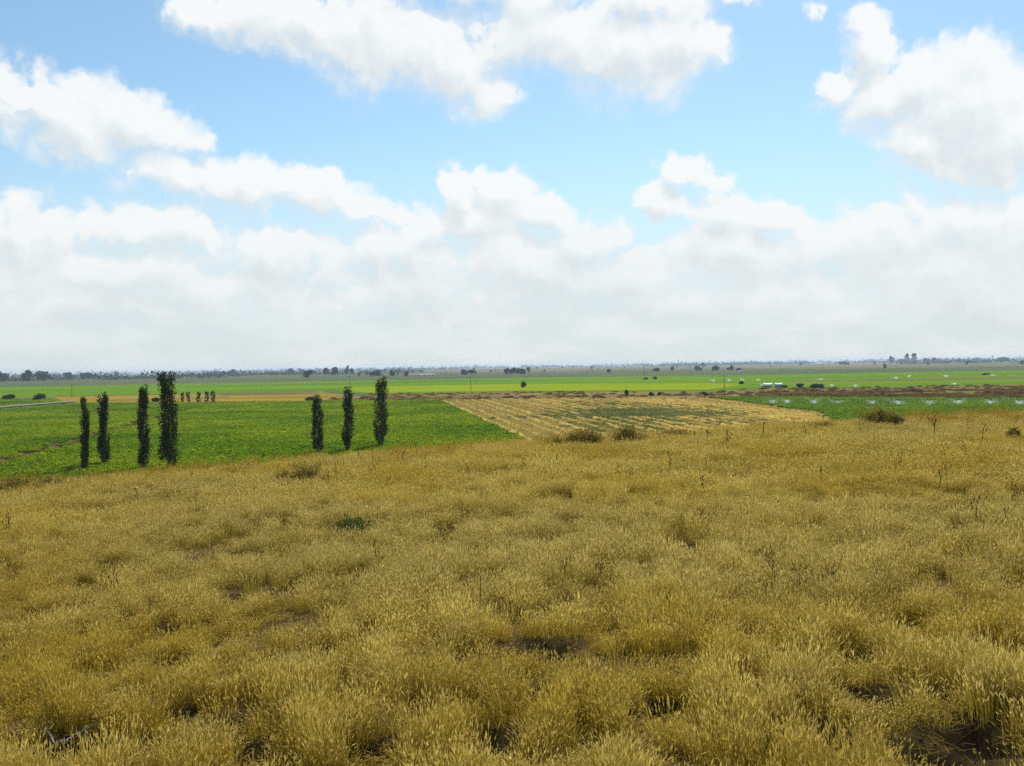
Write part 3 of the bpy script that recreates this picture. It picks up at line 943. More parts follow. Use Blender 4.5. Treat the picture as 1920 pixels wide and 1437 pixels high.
def put_tree(name, loc, meshes, label, group=None, s=1.0, rz=0.0, cat='tree', sz=None, names=('trunk', 'crown')):
    root = empty(name, loc, rz); root.scale = (s, s, s if sz is None else sz)
    tag(root, label, cat, group)
    link(names[0], meshes[0], root); link(names[1], meshes[1], root)
    return root


GP = 'tall poplars at the foot of the hill'
for (u, vb, vt, wpx, seed, fork, sparse, lab) in (
        (160, 886, 755, 14, 1, False, .55, 'thin dark poplar, leftmost of all, with a sparse faint top'),
        (196, 876, 745, 18, 2, False, .2, 'dark poplar with a bushy pointed top, second from the left'),
        (269, 884, 730, 19, 3, False, .35, 'slender dark poplar just left of the broadest poplar'),
        (318, 886, 706, 29, 4, True, .0, 'tallest and broadest dark poplar with a forked top'),
        (597, 854, 742, 19, 5, False, .3, 'shortest poplar of the middle three, in front of a round shrub'),
        (653, 850, 727, 18, 6, False, .3, 'middle poplar of the three right of centre-left, thin spiky top'),
        (716, 842, 707, 22, 7, False, .2, 'tallest of the middle three poplars, rightmost, with many upright tips')):
    b = gp(u, vb); D = b.length if False else math.hypot(b.x, b.y)
    poplar('poplar_tree', b, (vb - vt) * D / FPX, wpx * D / FPX, seed, lab, GP, fork, 1.0, sparse)
GY = 'young poplars at the far edge of the green field'
for i, (u, vt, wpx, lab) in enumerate((
        (342, 737, 5, 'small thin young poplar, leftmost of the far row of five'), (353, 736, 5, 'small thin young poplar, second from left in the far row'),
        (373, 736, 7, 'small young poplar, middle one of the far row'), (387, 735, 7, 'small young poplar, fourth of the far row'),
        (400, 734, 9, 'largest small young poplar, rightmost of the far row'))):
    b = gp(u, 756.3); D = math.hypot(b.x, b.y)
    poplar('young_poplar', b, (756.3 - vt) * D / FPX, wpx * D / FPX, 20 + i, lab, GY, False, .5, -1.4)

# shrubs and small trees on the plain
for i, (u, vb, wpx, hpx, kind, nm, lab) in enumerate((
        (585, 753.5, 24, 12, 'shrub', 'shrub', 'round green shrub behind the shortest middle poplar'),
        (292, 756, 16, 13, 'shrub', 'shrub', 'dark shrub behind the broadest left poplar on the golden strip'),
        (72, 752, 24, 15, 'shrub', 'shrub', 'dark rounded shrub on the field edge at the far left'),
        (18, 751, 26, 11, 'shrub', 'shrub', 'low spreading shrub at the left edge beyond the channel'),
        (982, 727, 10, 12, 'round', 'tree', 'lone small dark tree in the yellow-green field'),
        (1176, 744, 8, 18, 'tall', 'tree', 'single upright green tree on the brown bank'),
        (1222, 743, 10, 8, 'shrub', 'shrub', 'small dark shrub on the bank right of the upright tree'),
        (1236, 742, 6, 7, 'shrub', 'shrub', 'tiny dark shrub on the bank, rightmost of the pair'),
        (1320, 743, 12, 9, 'shrub', 'shrub', 'pale green shrub on the bank near the sprinkler field'),
        (1391, 721, 9, 7, 'shrub', 'shrub', 'dark low shrub in front of the far sprinklers'),
        (1500, 727.5, 18, 9, 'shrub', 'shrub', 'dark rounded shrub right of the pale shelters'),
        (1527, 729, 16, 10, 'shrub', 'shrub', 'dark dense shrub, left half of the dark pair by the bank'),
        (1541, 729, 16, 9, 'shrub', 'shrub', 'dark dense shrub, right half of the dark pair by the bank'),
        (1472, 727.5, 12, 5, 'shrub', 'shrub', 'low dark shrub touching the blue-roofed shelter'),
        (1211, 712, 9, 4, 'shrub', 'shrub', 'low shrub near the pole at the far edge of the green field'),
        (1228, 712, 8, 6, 'shrub', 'shrub', 'low shrub just right of the shrub by the pole'),
        (1848, 704, 12, 4, 'shrub', 'shrub', 'low dark shrub in the far right green field'))):
    b = gp(u, vb); D = math.hypot(b.x, b.y); h = hpx * D / FPX; w = wpx * D / FPX
    put_tree(nm, b, tree_meshes(200 + i, h, w, kind, 900, max(.16, .0011 * D), 'shrub_leaf' if i in (0, 5, 8) else 'tree_leaf'), lab, None, 1, 0,
             'shrub' if nm == 'shrub' else 'tree', names=('trunk', 'crown') if nm == 'tree' else ('stem', 'foliage'))

# trees beyond the fields that stand out singly
LONE = (
    (52, 716, 24, 24, 'round', 'broad dark tree at the far left horizon, left half of the big clump'),
    (78, 715, 30, 20, 'round', 'broad dark tree at the far left horizon, right half of the big clump'),
    (2, 717, 26, 16, 'round', 'dark tree cut by the left edge of the photo'),
    (128, 711, 18, 12, 'round', 'hazy rounded tree right of the big left clump'),
    (165, 711, 24, 13, 'flat', 'hazy tree on the left horizon above the second poplar'),
    (435, 703, 12, 12, 'round', 'dark blue-green tree at the right end of the left tree line'),
    (545, 702, 14, 12, 'round', 'hazy round tree on the horizon left of the middle poplars'),
    (578, 710, 17, 15, 'round', 'dark full round tree above the shortest middle poplar'),
    (611, 704, 12, 14, 'round', 'pale hazy tree between the two dark round trees'),
    (627, 705, 14, 16, 'tall', 'dark tree left of the pair of upright far trees'),
    (651, 703, 8, 15, 'tall', 'dark upright far tree, left one of the pair'),
    (659, 702, 7, 12, 'tall', 'dark upright far tree, right one of the pair'),
    (703, 707, 22, 13, 'round', 'spreading dark tree above the tallest middle poplar'),
    (735, 706, 9, 11, 'tall', 'small dark tree right of the tallest middle poplar'),
    (762, 706, 7, 8, 'round', 'small round tree left of the long pale roof'),
    (871, 703, 12, 8, 'flat', 'dark low tree, left end of the grove by the pole'),
    (885, 703, 18, 10, 'flat', 'dark spreading tree, right end of the grove by the pole'),
    (951, 702, 11, 12, 'round', 'dark tree, first of the four-tree grove'),
    (961, 702, 11, 13, 'round', 'dark tree, second of the four-tree grove'),
    (971, 702, 11, 12, 'round', 'dark tree, third of the four-tree grove'),
    (981, 702, 10, 11, 'round', 'dark tree, last of the four-tree grove'),
    (991, 698, 6, 9, 'tall', 'small reddish-dark tree right of the four-tree grove'),
    (1142, 699, 8, 6, 'round', 'small round tree in the scrub strip left of the far pole'),
    (1231, 697, 11, 6, 'round', 'small round tree in the scrub strip right of the far pole'),
    (1260, 695, 5, 6, 'tall', 'thin small tree between the far pole and the twin trees'),
    (1308, 695, 13, 9, 'round', 'left of the twin round trees in the scrub'),
    (1341, 695, 14, 9, 'round', 'right of the twin round trees in the scrub'),
    (1319, 688, 6, 7, 'tall', 'small tree on the rise between the twin round trees'),
    (1385, 696, 8, 5, 'round', 'small tree beside the far pale roof'),
    (1503, 684, 6, 5, 'round', 'tiny dark tree left of the white tank'),
    (1580, 684, 20, 6, 'flat', 'low mound-like tree right of the long white building'),
    (1671, 682, 9, 12, 'tall', 'hazy blue tree left of the tall pair on the right horizon'),
    (1702, 680, 8, 15, 'tall', 'left tree of the tall dark pair on the right horizon'),
    (1713, 680, 8, 15, 'tall', 'right tree of the tall dark pair on the right horizon'),
    (1737, 681, 12, 9, 'round', 'hazy round tree just right of the tall horizon pair'),
    (1752, 681, 10, 9, 'round', 'darker hazy round tree right of the tall horizon pair'),
    (1880, 679, 26, 9, 'flat', 'wide blue hazy tree near the right edge of the horizon'),
    (1690, 681, 12, 7, 'round', 'low hazy tree at the foot of the tall horizon pair'),
    (1037, 682, 6, 6, 'tall', 'tiny hazy tree on the horizon left of centre-right'),
    (1180, 680, 12, 4, 'flat', 'flat hazy tree on the horizon above the far pole'),
)
for i, (u, vb, wpx, hpx, kind, lab) in enumerate(LONE):
    b = gp(u, vb); D = math.hypot(b.x, b.y); h = hpx * D / FPX; w = wpx * D / FPX
    put_tree('tree', b, tree_meshes(300 + i, h, w, kind, 420, .0016 * D, 'tree_leaf'), lab, 'trees standing out beyond the fields')

# countless small trees that line the horizon: individuals in front, the far wood as one mass
r = np.random.default_rng(51)
TP = [tree_meshes(400 + i, 8.0, w, kd, 130, 2.0, 'tree_leaf') for i, (w, kd) in enumerate(((7, 'round'), (9, 'round'), (4, 'tall'), (6, 'tall'), (12, 'flat'), (8, 'shrub')))]
for i in range(95):
    u = r.uniform(-120, 2040); hz_v = 702 - .0157 * u
    left = u < 900
    D = r.uniform(1500, 3200) if r.random() < .45 else r.uniform(3200, 6500)
    x = (u - 960) / FPX * D
    b = Vector((x, D, 0.02))
    t = TP[r.integers(0, len(TP))]
    s = r.uniform(.5, 1.15) * (1 if D < 3200 else 1.3)
    if 1000 < u < 1350 and D < 3200: s *= .6
    kd = ('rounded', 'broad', 'slim', 'upright', 'flat-topped', 'bushy')[TP.index(t)]; side = 'left' if u < 640 else 'middle' if u < 1280 else 'right'
    put_tree('tree', b, t, 'small hazy %s tree on the far flat land, %s third of the horizon' % (kd, side), 'small far %s trees, %s third' % (kd, side), s, r.uniform(0, 6.28))
wood = []
for (x0, x1, D, hh) in ((-4200, -1900, 4300, 11), (-1500, 300, 5200, 9), (900, 4200, 5600, 15), (200, 1600, 6800, 12), (-5200, 5600, 8200, 16), (2200, 3600, 4200, 10), (-1500, -1050, 2000, 8), (-1250, -520, 2700, 9),
                        (-760, -250, 2300, 8), (1500, 2600, 3600, 9), (-1150, -560, 2000, 9), (-900, -470, 1650, 5), (-640, -230, 2600, 8), (1150, 1700, 3000, 10), (650, 1350, 5000, 12)):
    n = int((x1 - x0) / 6)
    x = r.uniform(x0, x1, n); gap = fbm(x * .004, 0 * x + D, 141, 3)
    x = x[gap > .36]; n = len(x)
    sc = hh * r.uniform(.5, 1.6, n)
    for q in range(13):
        wood.append((np.stack([x + r.normal(0, sc * .35, n), D + r.normal(0, 25, n), np.abs(r.normal(0, .42, n)) * sc], 1), sc * .38))
C = np.concatenate([a for a, b in wood]); S_ = np.concatenate([b for a, b in wood])
V, F = leaf_quads(C, S_, r, aspect=1.2); V[:, 2] = np.maximum(V[:, 2], .0)
tag(link('far_wood', mesh_np('far_wood', V, F, [M['tree_leaf']])), 'hazy blue tree line reading as one mass along the horizon', 'wood', kind='stuff')

# ------------------------------------------------------------------ things on the plain
M['pole_wood'] = mat_plain('pole_wood', (.07, .055, .045), .9, .3, 6)
M['porcelain'] = mat_plain('porcelain', (.35, .33, .30), .4, .1, 8)
M['white_sheet'] = mat_plain('white_sheet', (.82, .83, .82), .5, .05, 1.5)
M['blue_sheet'] = mat_plain('blue_sheet', (.48, .72, .80), .5, .06, 1.5)
M['blue_trim'] = mat_plain('blue_trim', (.10, .32, .48), .5, .06, 1.5)
M['dark_wall'] = mat_plain('dark_wall', (.07, .085, .085), .8, .2, 2)
M['plaster'] = mat_plain('plaster', (.72, .70, .66), .8, .08, .8)
M['beige_roof'] = mat_plain('beige_roof', (.62, .52, .42), .8, .12, .5)
M['concrete'] = mat_plain('concrete', (.27, .27, .25), .85, .15, .7)
M['pipe'] = mat_plain('pipe', (.45, .46, .47), .4, .1, 4, .8)
M['brass'] = mat_plain('brass', (.5, .36, .12), .4, .1, 4, .8)


def spray_mat():
    m = bpy.data.materials.new('water_spray'); m.use_nodes = True
    t = m.node_tree; t.nodes.clear(); k = N(t)
    d = k.new('ShaderNodeBsdfDiffuse'); d.inputs[0].default_value = (.9, .93, .95, 1)
    tl = k.new('ShaderNodeBsdfTranslucent'); tl.inputs[0].default_value = (.9, .93, .95, 1)
    ms = k.new('ShaderNodeMixShader'); ms.inputs[0].default_value = .6
    k.put(ms.inputs[1], d.outputs[0]); k.put(ms.inputs[2], tl.outputs[0])
    o = k.new('ShaderNodeOutputMaterial'); k.put(o.inputs[0], ms.outputs[0])
    return m


M['spray'] = spray_mat()


def pole(u, vb, vt, label, arm=True):
    b = gp(u, vb); D = math.hypot(b.x, b.y); h = (vb - vt) * D / FPX
    rad = max(.12, .00018 * D)
    root = empty('utility_pole', b, r.uniform(-.5, .5)); tag(root, label, 'pole', 'utility poles across the plain')
    g = Geo(); g.tube([[0, 0, -.4], [0, 0, h * .5], [.02, 0, h]], [rad * 1.15, rad, rad * .8], 8); link('post', g.mesh('post', [M['pole_wood']]), root)
    if arm:
        g = Geo(); g.box((0, rad * .9, h * .95), (1.7, .11, .12)); c = link('crossarm', g.mesh('crossarm', [M['pole_wood']]), root)
        for xx in (-.75, 0.0, .75):
            g = Geo(); z0 = h * .95 + .06 if xx else h + .01
            g.tube([[xx, rad * .9 if xx else 0, z0], [xx, rad * .9 if xx else 0, z0 + .10], [xx, rad * .9 if xx else 0, z0 + .2]], [.03, .06, .035], 6); link('insulator', g.mesh('insulator', [M['porcelain']]), c)
    return root


pole(883, 734, 697, 'tall thin pole in the green field by the dark grove')
pole(1358, 731, 703, 'dark pole in the green field left of the pale shelters')
pole(1208, 709, 688, 'dark pole at the far edge of the green field')
pole(1294, 701, 684, 'thin far pole left of the twin round trees')
pole(656, 727, 706, 'faint pole just above the middle one of three poplars')
pole(836, 707, 688, 'faint pole behind the long pale roof')
pole(1463, 698, 686, 'faint far pole above the pale shelters')
pole(135, 747, 724, 'short dark pole at the left end of the golden strip')


def shelter(u, vb, wpx, hpx, roofm, wallm, name, label, cat, trim=None):
    b = gp(u, vb); D = math.hypot(b.x, b.y); w = wpx * D / FPX; h = hpx * D / FPX; dp = w * .6
    root = empty(name, b, math.atan2(-b.x, b.y) * .6); tag(root, label, cat)
    g = Geo(); g.box((0, 0, h * .22), (w * .94, dp * .92, h * .46)); link('wall', g.mesh('wall', [wallm]), root)
    g = Geo(); g.box((w * .2, -dp * .46 - .012, h * .2), (w * .16, .02, h * .36)); link('door', g.mesh('door', [M['dark_wall']]), root)
    # barrel roof of sheeting, slightly sagging
    n = 9; th = np.linspace(0, math.pi, n); V = []
    for x, e in ((-w / 2, 0), (-w / 6, -.04), (w / 6, -.05), (w / 2, 0)):
        for t in th: V.append((x, -dp / 2 * math.cos(t) * 1.02, h * (.42 + .58 * math.sin(t) ** .8 + e * math.sin(t))))
    F = [[i * n + j, (i + 1) * n + j, (i + 1) * n + j + 1, i * n + j + 1] for i in range(3) for j in range(n - 1)]
    F = [f[::-1] for f in F]
    g = Geo(); g.add(V, F)
    for i0 in (0, 3 * n):
        V2 = [V[i0 + j] for j in range(n)] + [(V[i0][0], 0, h * .42)]
        g.add(V2, [[j, j + 1, n, n] for j in range(n - 1)])
    rf = link('roof', g.mesh('roof', [roofm]), root)
    if trim:
        g = Geo(); g.box((0, -dp / 2 * 1.02 - .03, h * .42), (w * 1.01, .05, h * .16)); link('trim', g.mesh('trim', [trim]), rf)
    return root


shelter(1439.5, 726.5, 15, 7.5, M['white_sheet'], M['dark_wall'], 'shelter', 'low shelter with a bright white sheet roof', 'shelter')
shelter(1459.5, 726.3, 13, 7.5, M['blue_sheet'], M['dark_wall'], 'shelter', 'low shelter with a pale blue roof, right of the white one', 'shelter', M['blue_trim'])


def tank(u, vb, wpx, hpx, label):
    b = gp(u, vb); D = math.hypot(b.x, b.y); rd = wpx * D / FPX / 2; h = hpx * D / FPX
    root = empty('water_tank', b); tag(root, label, 'tank')
    g = Geo(); g.tube([[0, 0, h * .15], [0, 0, h * .18], [0, 0, h * .8], [0, 0, h * .9], [0, 0, h]], [rd * .9, rd, rd, rd * .8, rd * .3], 14)
    bd = link('body', g.mesh('body', [M['white_sheet']]), root)
    g = Geo(); g.tube([[0, 0, h * .98], [0, 0, h * 1.04]], [rd * .3, rd * .3], 10); link('lid', g.mesh('lid', [M['concrete']]), bd)
    g = Geo(); g.box((0, 0, h * .07), (rd * 2.1, rd * 2.1, h * .15)); link('base', g.mesh('base', [M['concrete']]), root)


tank(1428.5, 726.5, 5, 6, 'small white water tank left of the white-roofed shelter')
tank(1523.5, 685.5, 3, 4, 'tiny white tank left of the long white building')


def long_building(u, vb, wpx, hpx, roofm, label):
    b = gp(u, vb); D = math.hypot(b.x, b.y); w = wpx * D / FPX; h = hpx * D / FPX; dp = w * .3
    root = empty('farm_building', b, 0); tag(root, label, 'building')
    g = Geo(); g.box((0, 0, h * .3), (w * .97, dp * .94, h * .6)); wl = link('wall', g.mesh('wall', [M['plaster']]), root)
    g = Geo()
    V = [(-w / 2, -dp / 2, h * .6), (w / 2, -dp / 2, h * .6), (w / 2, 0, h), (-w / 2, 0, h), (-w / 2, dp / 2, h * .6), (w / 2, dp / 2, h * .6)]
    g.add(V, [[0, 1, 2, 3], [3, 2, 5, 4], [0, 3, 4, 4], [1, 5, 2, 2], [0, 4, 5, 1]]); link('roof', g.mesh('roof', [roofm]), root)
    for i in range(4):
        g = Geo(); g.box((w * (-.33 + .22 * i), -dp * .47 - .03, h * .32), (w * .07, .06, h * .22)); link('window', g.mesh('window', [M['dark_wall']]), wl)
    g = Geo(); g.box((w * .44, -dp * .47 - .03, h * .22), (w * .05, .06, h * .42)); link('door', g.mesh('door', [M['dark_wall']]), wl)


long_building(1536.5, 683.5, 11, 3.2, M['white_sheet'], 'long low white building far off on the right')
long_building(791, 706, 50, 4.5, M['beige_roof'], 'long low building with a pale beige roof left of the pole')
long_building(1387, 698.5, 8, 3.5, M['beige_roof'], 'small far building with a pale roof below the right horizon')

# raised concrete irrigation channel on the far left
a, b = Vector((-172.5, 235, 0)), Vector((-173.5, 398, 0))
root = empty('irrigation_channel', a, math.atan2(-(b.x - a.x), b.y - a.y)); tag(root, 'pale grey concrete irrigation channel on the left between green fields', 'channel')
L = (b - a).length
n = 7; th = np.linspace(math.pi, 2 * math.pi, n); V = []
for rr, rev in ((.62, 0), (.52, 1)):
    for yy in (0, L):
        for t in th: V.append((rr * math.cos(t), yy, 1.05 + rr * math.sin(t)))
F = [[j, j + 1, n + j + 1, n + j] for j in range(n - 1)] + [[2 * n + j, 3 * n + j, 3 * n + j + 1, 2 * n + j + 1] for j in range(n - 1)]
F += [[0, n, 3 * n, 2 * n], [n - 1, 3 * n - 1, 4 * n - 1, 2 * n - 1]]
g = Geo(); g.add(V, F); link('trough', g.mesh('trough', [M['concrete']]), root)
for i in range(24):
    g = Geo(); g.box((0, 3 + i * 6.8, .24), (.7, .3, .52)); link('support', g.mesh('support', [M['concrete']]), root)


def sprinkler(u, v, wpx, hpx, seed, label, group, dens=1.0):
    rr = np.random.default_rng(seed)
    b = gp(u, v); D = math.hypot(b.x, b.y); w = 1.35 * wpx * D / FPX; h = 1.3 * hpx * D / FPX
    root = empty('sprinkler', b); tag(root, label, 'sprinkler', group)
    g = Geo(); g.tube([[0, 0, 0], [0, 0, .5], [0, 0, 1.0]], [.05, .04, .04], 6); link('riser', g.mesh('riser', [M['pipe']]), root)
    g = Geo(); g.tube([[-.14, 0, 1.0], [0, 0, 1.05], [.22, 0, 1.16]], [.03, .05, .03], 6); nz = link('nozzle', g.mesh('nozzle', [M['brass']]), root)
    # two opposed jets that rise and break into falling drops
    n = int(420 * dens); C = []; sz = []; tw = rr.uniform(-.5, .5)
    for side, sp in ((-1, rr.uniform(.7, 1.2)), (1, rr.uniform(.25, .9))):
        m = int(n * sp * .55)
        t = rr.random(m) ** 2.0
        x = side * sp * w * .5 * t; z = 1.05 + (h - 1) * rr.uniform(.7, 1.1) * (1.9 * t - .95 * t * t)
        fall = rr.random(m) ** 1.6 * t * 2.0
        C.append(np.stack([x + rr.normal(0, .10 + .45 * t, m), x * tw + rr.normal(0, .2 + .9 * t, m), np.maximum(.5, z - fall + rr.normal(0, .18, m))], 1)); sz.append(.20 - .11 * t)
    m = n // 3
    C.append(np.stack([rr.normal(0, w * .08, m), rr.normal(0, .5, m), rr.uniform(.6, 1.6, m)], 1)); sz.append(np.full(m, .2))
    V, F = leaf_quads(np.concatenate(C), np.concatenate(sz) * max(.6, D / 300) * .55, rr, aspect=1.2)
    link('spray', mesh_np('spray', V, F, [M['spray']]), root)


SP = 'sprinklers spraying over the near right field'
ordn = ['first', 'second', 'third', 'fourth', 'fifth', 'sixth', 'seventh', 'eighth', 'ninth', 'tenth']
for i, (u, v, w, h, d) in enumerate(((1450, 761.5, 30, 13, .6), (1477, 761.5, 26, 14, 1), (1527, 762, 30, 14, 1), (1572, 762.5, 50, 13, .5), (1636, 763, 44, 14, .8), (1686, 763.5, 60, 15, 1.2),
                                     (1744, 763.5, 56, 15, .8), (1797, 763, 48, 15, 1), (1857, 763.5, 56, 16, .9), (1912, 763.5, 50, 16, .8))):
    sprinkler(u, v, w, h, 500 + i, 'spraying sprinkler, %s from the left in the near right field' % ordn[i], SP, d)
SF = 'sprinklers in the far green field'
for i, (u, v, w, h, lab) in enumerate(((1338, 717, 22, 8, 'far sprinkler left of the dark pole, with a sloping plume'), (1368, 717, 12, 8, 'far sprinkler just right of the dark pole'),
                                       (1393, 716.5, 14, 9, 'far sprinkler behind the dark low shrub'), (1422, 716, 16, 6, 'far sprinkler above the white tank'),
                                       (1540, 715, 18, 5, 'far sprinkler above the dark pair of shrubs'), (1560, 728, 14, 8, 'sprinkler right of the dark pair of shrubs'),
                                       (1681, 712.5, 12, 6, 'far sprinkler below the tall horizon pair of trees'), (1774, 709.5, 10, 7, 'far sprinkler in the brownish strip on the right'),
                                       (1790, 725, 14, 8, 'sprinkler just above the dark bank on the right'), (1862, 707, 26, 5, 'far sprinkler with a wide low plume at the right'),
                                       (1604, 728, 16, 6, 'faint sprinkler at the bank edge, second right of the dark shrubs'), (1705, 709, 8, 5, 'tiny far sprinkler left of the brownish strip'))):
    sprinkler(u, v, w * .85, h * .8, 540 + i, lab, SF, .35)

# ------------------------------------------------------------------ shrubs, weeds and litter on the hill
def weed_bush(u, v, wpx, hpx, seed, mat, label, cat='shrub', name='dry_shrub', dens=1.0, D=None):
    rr = np.random.default_rng(seed)
    b = hill_hit(u, v); D = b.length if D is None else D
    D = math.hypot(b.x, b.y); w = wpx * D / FPX; h = hpx * D / FPX + (.3 if D < 30 else .14)
    root = empty(name, b); tag(root, label, cat)
    g = Geo(); C = []
    ns = int(26 * dens)
    for i in range(ns):
        a = rr.uniform(0, 6.28); q = rr.random() ** .6
        tip = np.array([math.cos(a) * q * w / 2, math.sin(a) * q * w / 2, h * rr.uniform(.6, 1.0) * (1 - .45 * q * q)])
        base = np.array([tip[0] * .35, tip[1] * .35, -.03])
        mid = base * .45 + tip * .55 + [0, 0, h * .12] + rr.normal(0, .03 * w, 3)
        g.tube([base, mid, tip], [.008 * h + .003, .005 * h + .002, .002], 4, cap=False)
        for k in range(3):
            s = rr.uniform(.35, .9); p = base * (1 - s) ** 2 + 2 * mid * s * (1 - s) + tip * s * s
            e = p + rr.normal(0, 1, 3) * [.12 * w, .12 * w, .08 * h] + [0, 0, .12 * h]
            g.tube([p, e], [.004 * h + .001, .001], 3, cap=False)
            m = int(14 * dens); C.append(p + (e - p) * rr.random((m, 1)) * 1.15 + rr.normal(0, .028, (m, 3)) * (w + h))
    C = np.concatenate(C); C[:, 2] = np.maximum(C[:, 2], .01)
    V, F = leaf_quads(C, max(.022 * (w + h) * .5 + .012, .0009 * D), rr, aspect=1.8)
    link('stem', g.mesh('stem', [M['dead_stem']]), root); link('foliage', mesh_np('foliage', V, F, [M[mat]]), root)


weed_bush(1180, 838, 78, 34, 601, 'weed', 'dark olive dry shrub on the crest before the stubble field', dens=1.6)
weed_bush(1095, 832, 90, 27, 602, 'weed', 'low dark dry shrub on the crest, left of the olive one', dens=1.5)
weed_bush(1040, 832, 40, 18, 612, 'weed', 'small dry shrub at the left end of the crest shrubs')
weed_bush(1645, 800, 62, 30, 603, 'weed', 'rounded dark shrub on the crest below the sprinklers', dens=1.6)
weed_bush(1680, 802, 40, 20, 604, 'weed', 'smaller dark shrub at the right foot of the rounded crest shrub')
weed_bush(1540, 790, 60, 14, 605, 'weed', 'low brownish shrub on the crest where the stubble ends')
weed_bush(1260, 812, 90, 16, 613, 'weed', 'sparse low weedy shrub on the crest right of the olive shrub')
weed_bush(1902, 828, 26, 16, 606, 'weed', 'small dark weedy shrub near the right edge of the hill')
weed_bush(655, 1010, 92, 12, 607, 'weed_green', 'lone dark green leafy weed in the golden grass', 'weed', 'leafy_weed', 1.0)
weed_bush(575, 918, 74, 36, 608, 'weed', 'dark olive weed patch below the middle poplars', 'weed', 'leafy_weed', 1.1)
weed_bush(535, 912, 40, 24, 609, 'weed', 'smaller olive weed left of the dark weed patch', 'weed', 'leafy_weed')
weed_bush(828, 1020, 34, 6, 614, 'weed', 'small dark weed in the grass right of the green one', 'weed', 'leafy_weed')
weed_bush(30, 903, 90, 24, 610, 'weed', 'brown shrub on the crest at the left edge', dens=1.3)
weed_bush(95, 897, 70, 18, 611, 'weed', 'low brown shrub on the crest below the leftmost poplar', dens=1.2)


def thistle(u, v, hpx, seed, label, fork=3, spread=.25):
    rr = np.random.default_rng(seed)
    b = hill_hit(u, v); D = math.hypot(b.x, b.y); h = hpx * D / FPX + .12
    root = empty('dry_thistle', b); tag(root, label, 'thistle', 'dark dead thistle stalks in the grass')
    g = Geo(); rad = max(.004, .00022 * D)
    lean = rr.normal(0, .08, 2) * h
    top = np.array([lean[0], lean[1], h]); g.tube([[0, 0, -.03], top * .5 + rr.normal(0, .02, 3) * h, top], [rad * 1.4, rad, rad * .6], 5)
    tips = [top]
    for i in range(fork):
        s = rr.uniform(.35, .75); p = top * s
        e = p + np.array([rr.normal(0, spread), rr.normal(0, spread), rr.uniform(.18, .4)]) * h
        g.tube([p, (p + e) / 2 + [0, 0, -.03 * h], e], [rad * .9, rad * .7, rad * .5], 4); tips.append(e)
    link('stem', g.mesh('stem', [M['dead_stem']]), root)
    for t in tips:
        q = rr.uniform(.8, 1.2) * max(.009, .0006 * D)
        g = Geo(); g.tube([t - [0, 0, q], t - [0, 0, q * .3], t + [0, 0, q * .5], t + [0, 0, q * 1.4]], [q * .4, q, q * .8, q * .5], 6); link('seed_head', g.mesh('seed_head', [M['dead_stem']]), root)


thistle(1750, 824, 34, 701, 'upright dark dead thistle right of the rounded crest shrub', 6, .16)
thistle(1452, 1128, 84, 702, 'forked dark dead thistle standing highest in the right foreground grass', 5, .28)
thistle(1562, 1135, 62, 703, 'straight dark dead stalk right of the forked thistle', 2, .12)
thistle(1500, 1130, 48, 704, 'short dark dead stalk beside the forked thistle', 3, .2)
thistle(898, 1152, 46, 705, 'thin leaning dead stalk in the middle foreground', 1, .3)
thistle(1325, 845, 30, 706, 'dark dead stalk on the crest before the stubble, left one', 3, .18)
thistle(1430, 832, 32, 707, 'dark dead stalk on the crest before the stubble, right one', 3, .18)
thistle(1362, 838, 22, 708, 'short dead stalk between the two crest stalks', 2, .18)
thistle(1895, 960, 48, 709, 'dark dead thistle at the right edge of the hill', 4, .2)
thistle(262, 960, 40, 710, 'dark dead stalk in the left part of the grass', 3, .2)

# many small dead weed stalks nobody could count
rr = np.random.default_rng(77); protos = []
for i in range(4):
    g = Geo(); hh = .55; t = np.array([rr.normal(0, .05), rr.normal(0, .05), hh])
    g.tube([[0, 0, -.02], t * .5 + [.01, 0, 0], t], [.006, .005, .003], 4)
    for k in range(3 + i):
        s = rr.uniform(.5, .95); e = t * s + [rr.normal(0, .07), rr.normal(0, .07), .08]
        g.tube([t * s, e], [.003, .002], 3); g.tube([e, e + [0, 0, .02], e + [0, 0, .05]], [.004, .010, .005], 5)
    protos.append(g.mesh('dead_stalk', [M['dead_stem']]))
n = 620
x = rr.uniform(-22, 34, n); y = rr.uniform(13, 54, n)
ok = (np.abs(x) < y * .62) & (fbm(x * .15, y * .15, 151, 3) > .47) & (y < 46 + .24 * x); x, y = x[ok], y[ok]; n = len(x)
s = rr.uniform(.6, 1.15, n)
instancer('dead_weed_stalks', protos, np.stack([x, y, hill_z(x, y)], 1), np.stack([rr.normal(0, .1, n), rr.normal(0, .1, n), rr.uniform(0, 6, n)], 1), np.stack([s, s, s], 1), rr.integers(0, 4, n),
          'countless thin dark dead weed stalks scattered through the golden grass', 'weeds')

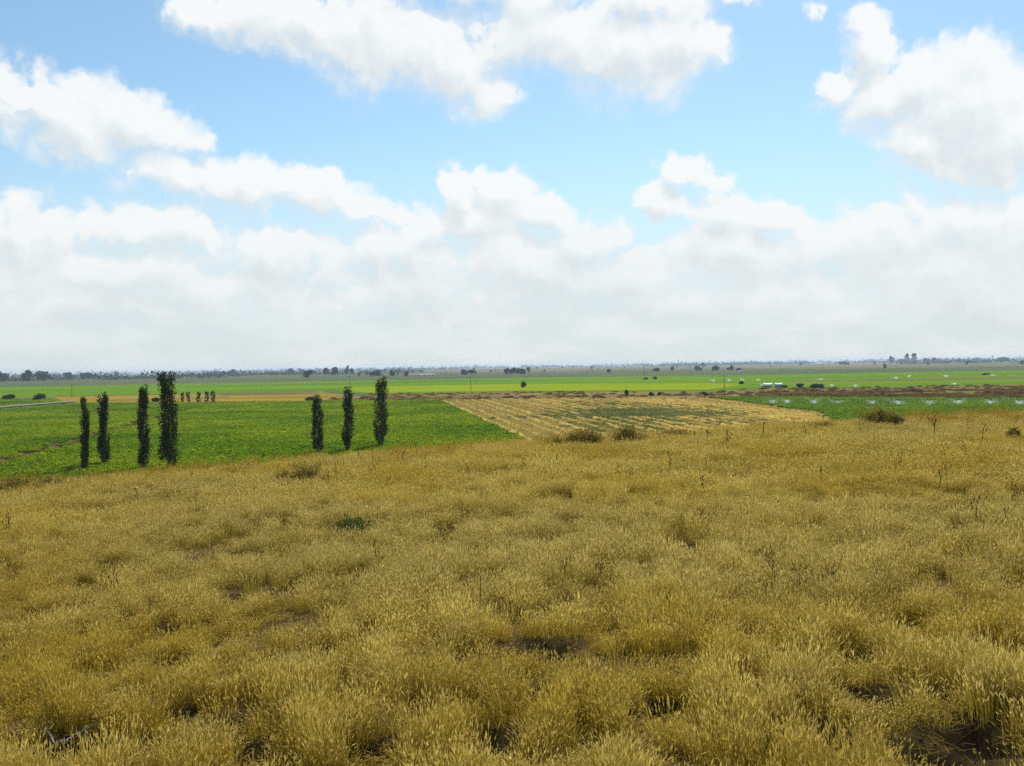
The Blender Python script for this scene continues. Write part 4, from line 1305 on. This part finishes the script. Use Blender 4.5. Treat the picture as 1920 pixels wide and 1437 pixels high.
# clods of dark earth in the bare hollows
M['clod'] = mat_surface('clod', ((.3, (.02, .014, .009)), (.5, (.045, .032, .02)), (.7, (.08, .058, .036))), 9, 6)
protos = []
for i in range(3):
    g = Geo(); a_ = rr.uniform(.7, 1.3, 4)
    g.tube([[0, 0, -.5], [.1, 0, -.2], [0, .1, .3], [0, 0, .6]], [.5 * a_[0], .9 * a_[1], .7 * a_[2], .25 * a_[3]], 6); protos.append(g.mesh('clod', [M['clod']]))
PC = np.concatenate([np.stack([rr.normal(p_.x, r_ * .6, 45), rr.normal(p_.y, r_ * .8, 45)], 1) for p_, r_, d_ in HOLES]); n = len(PC)
s = rr.uniform(.004, .018, n)
instancer('soil_clods', protos, np.stack([PC[:, 0], PC[:, 1], hill_z(PC[:, 0], PC[:, 1])], 1), rr.uniform(0, 6, (n, 3)), np.stack([s, s, s * .8], 1), rr.integers(0, 3, n),
          'crumbly dark soil clods in the bare hollows between the tufts', 'soil')

# pale crooked dead branch in the bottom left corner
p = [hill_hit(*q) for q in ((82, 1352), (84, 1378), (104, 1402), (125, 1398), (150, 1390), (186, 1374))]
base = p[2].copy(); root = empty('dead_branch', base); tag(root, 'pale crooked dead branch lying in the bottom left corner', 'branch')
M['grey_wood'] = mat_plain('grey_wood', (.17, .15, .125), .9, .45, 30)
up = [.13, .07, .03, .04, .06, .09]
q = [np.array(v - base) + [0, 0, z] for v, z in zip(p, up)]
qi = np.linspace(0, 5, 26); qq = np.stack([np.interp(qi, range(6), [v_[c_] for v_ in q]) for c_ in range(3)], 1) + np.random.default_rng(5).normal(0, .006, (26, 3))
g = Geo(); g.tube(qq, np.interp(qi, range(6), [.004, .008, .012, .013, .010, .004]) * np.random.default_rng(6).uniform(.75, 1.2, 26), 8); st = link('stick', g.mesh('stick', [M['grey_wood']], True), root)
g = Geo(); g.tube([q[3], q[3] + [.03, -.05, .03], q[3] + [.05, -.12, .02]], [.009, .006, .003], 6); link('twig', g.mesh('twig', [M['grey_wood']], True), st)
g = Geo(); g.tube([q[4], q[4] + [.06, .05, .05], q[4] + [.14, .07, .07]], [.009, .006, .003], 6); link('twig', g.mesh('twig', [M['grey_wood']], True), st)

# ------------------------------------------------------------------ haze in the air over the plain
m = bpy.data.materials.new('haze'); m.use_nodes = True
t = m.node_tree; t.nodes.clear(); k = N(t)
pv = k.new('ShaderNodeVolumePrincipled')
pv.inputs['Color'].default_value = (.66, .82, 1.0, 1); pv.inputs['Density'].default_value = .0001; pv.inputs['Anisotropy'].default_value = .25
o = k.new('ShaderNodeOutputMaterial'); k.put(o.inputs['Volume'], pv.outputs[0])
g = Geo(); g.box((0, 6450, 12), (19400, 14300, 27)); hz = link('haze', g.mesh('haze', [m]))
tag(hz, 'thin pale haze in the air over the plain', 'haze', kind='stuff')
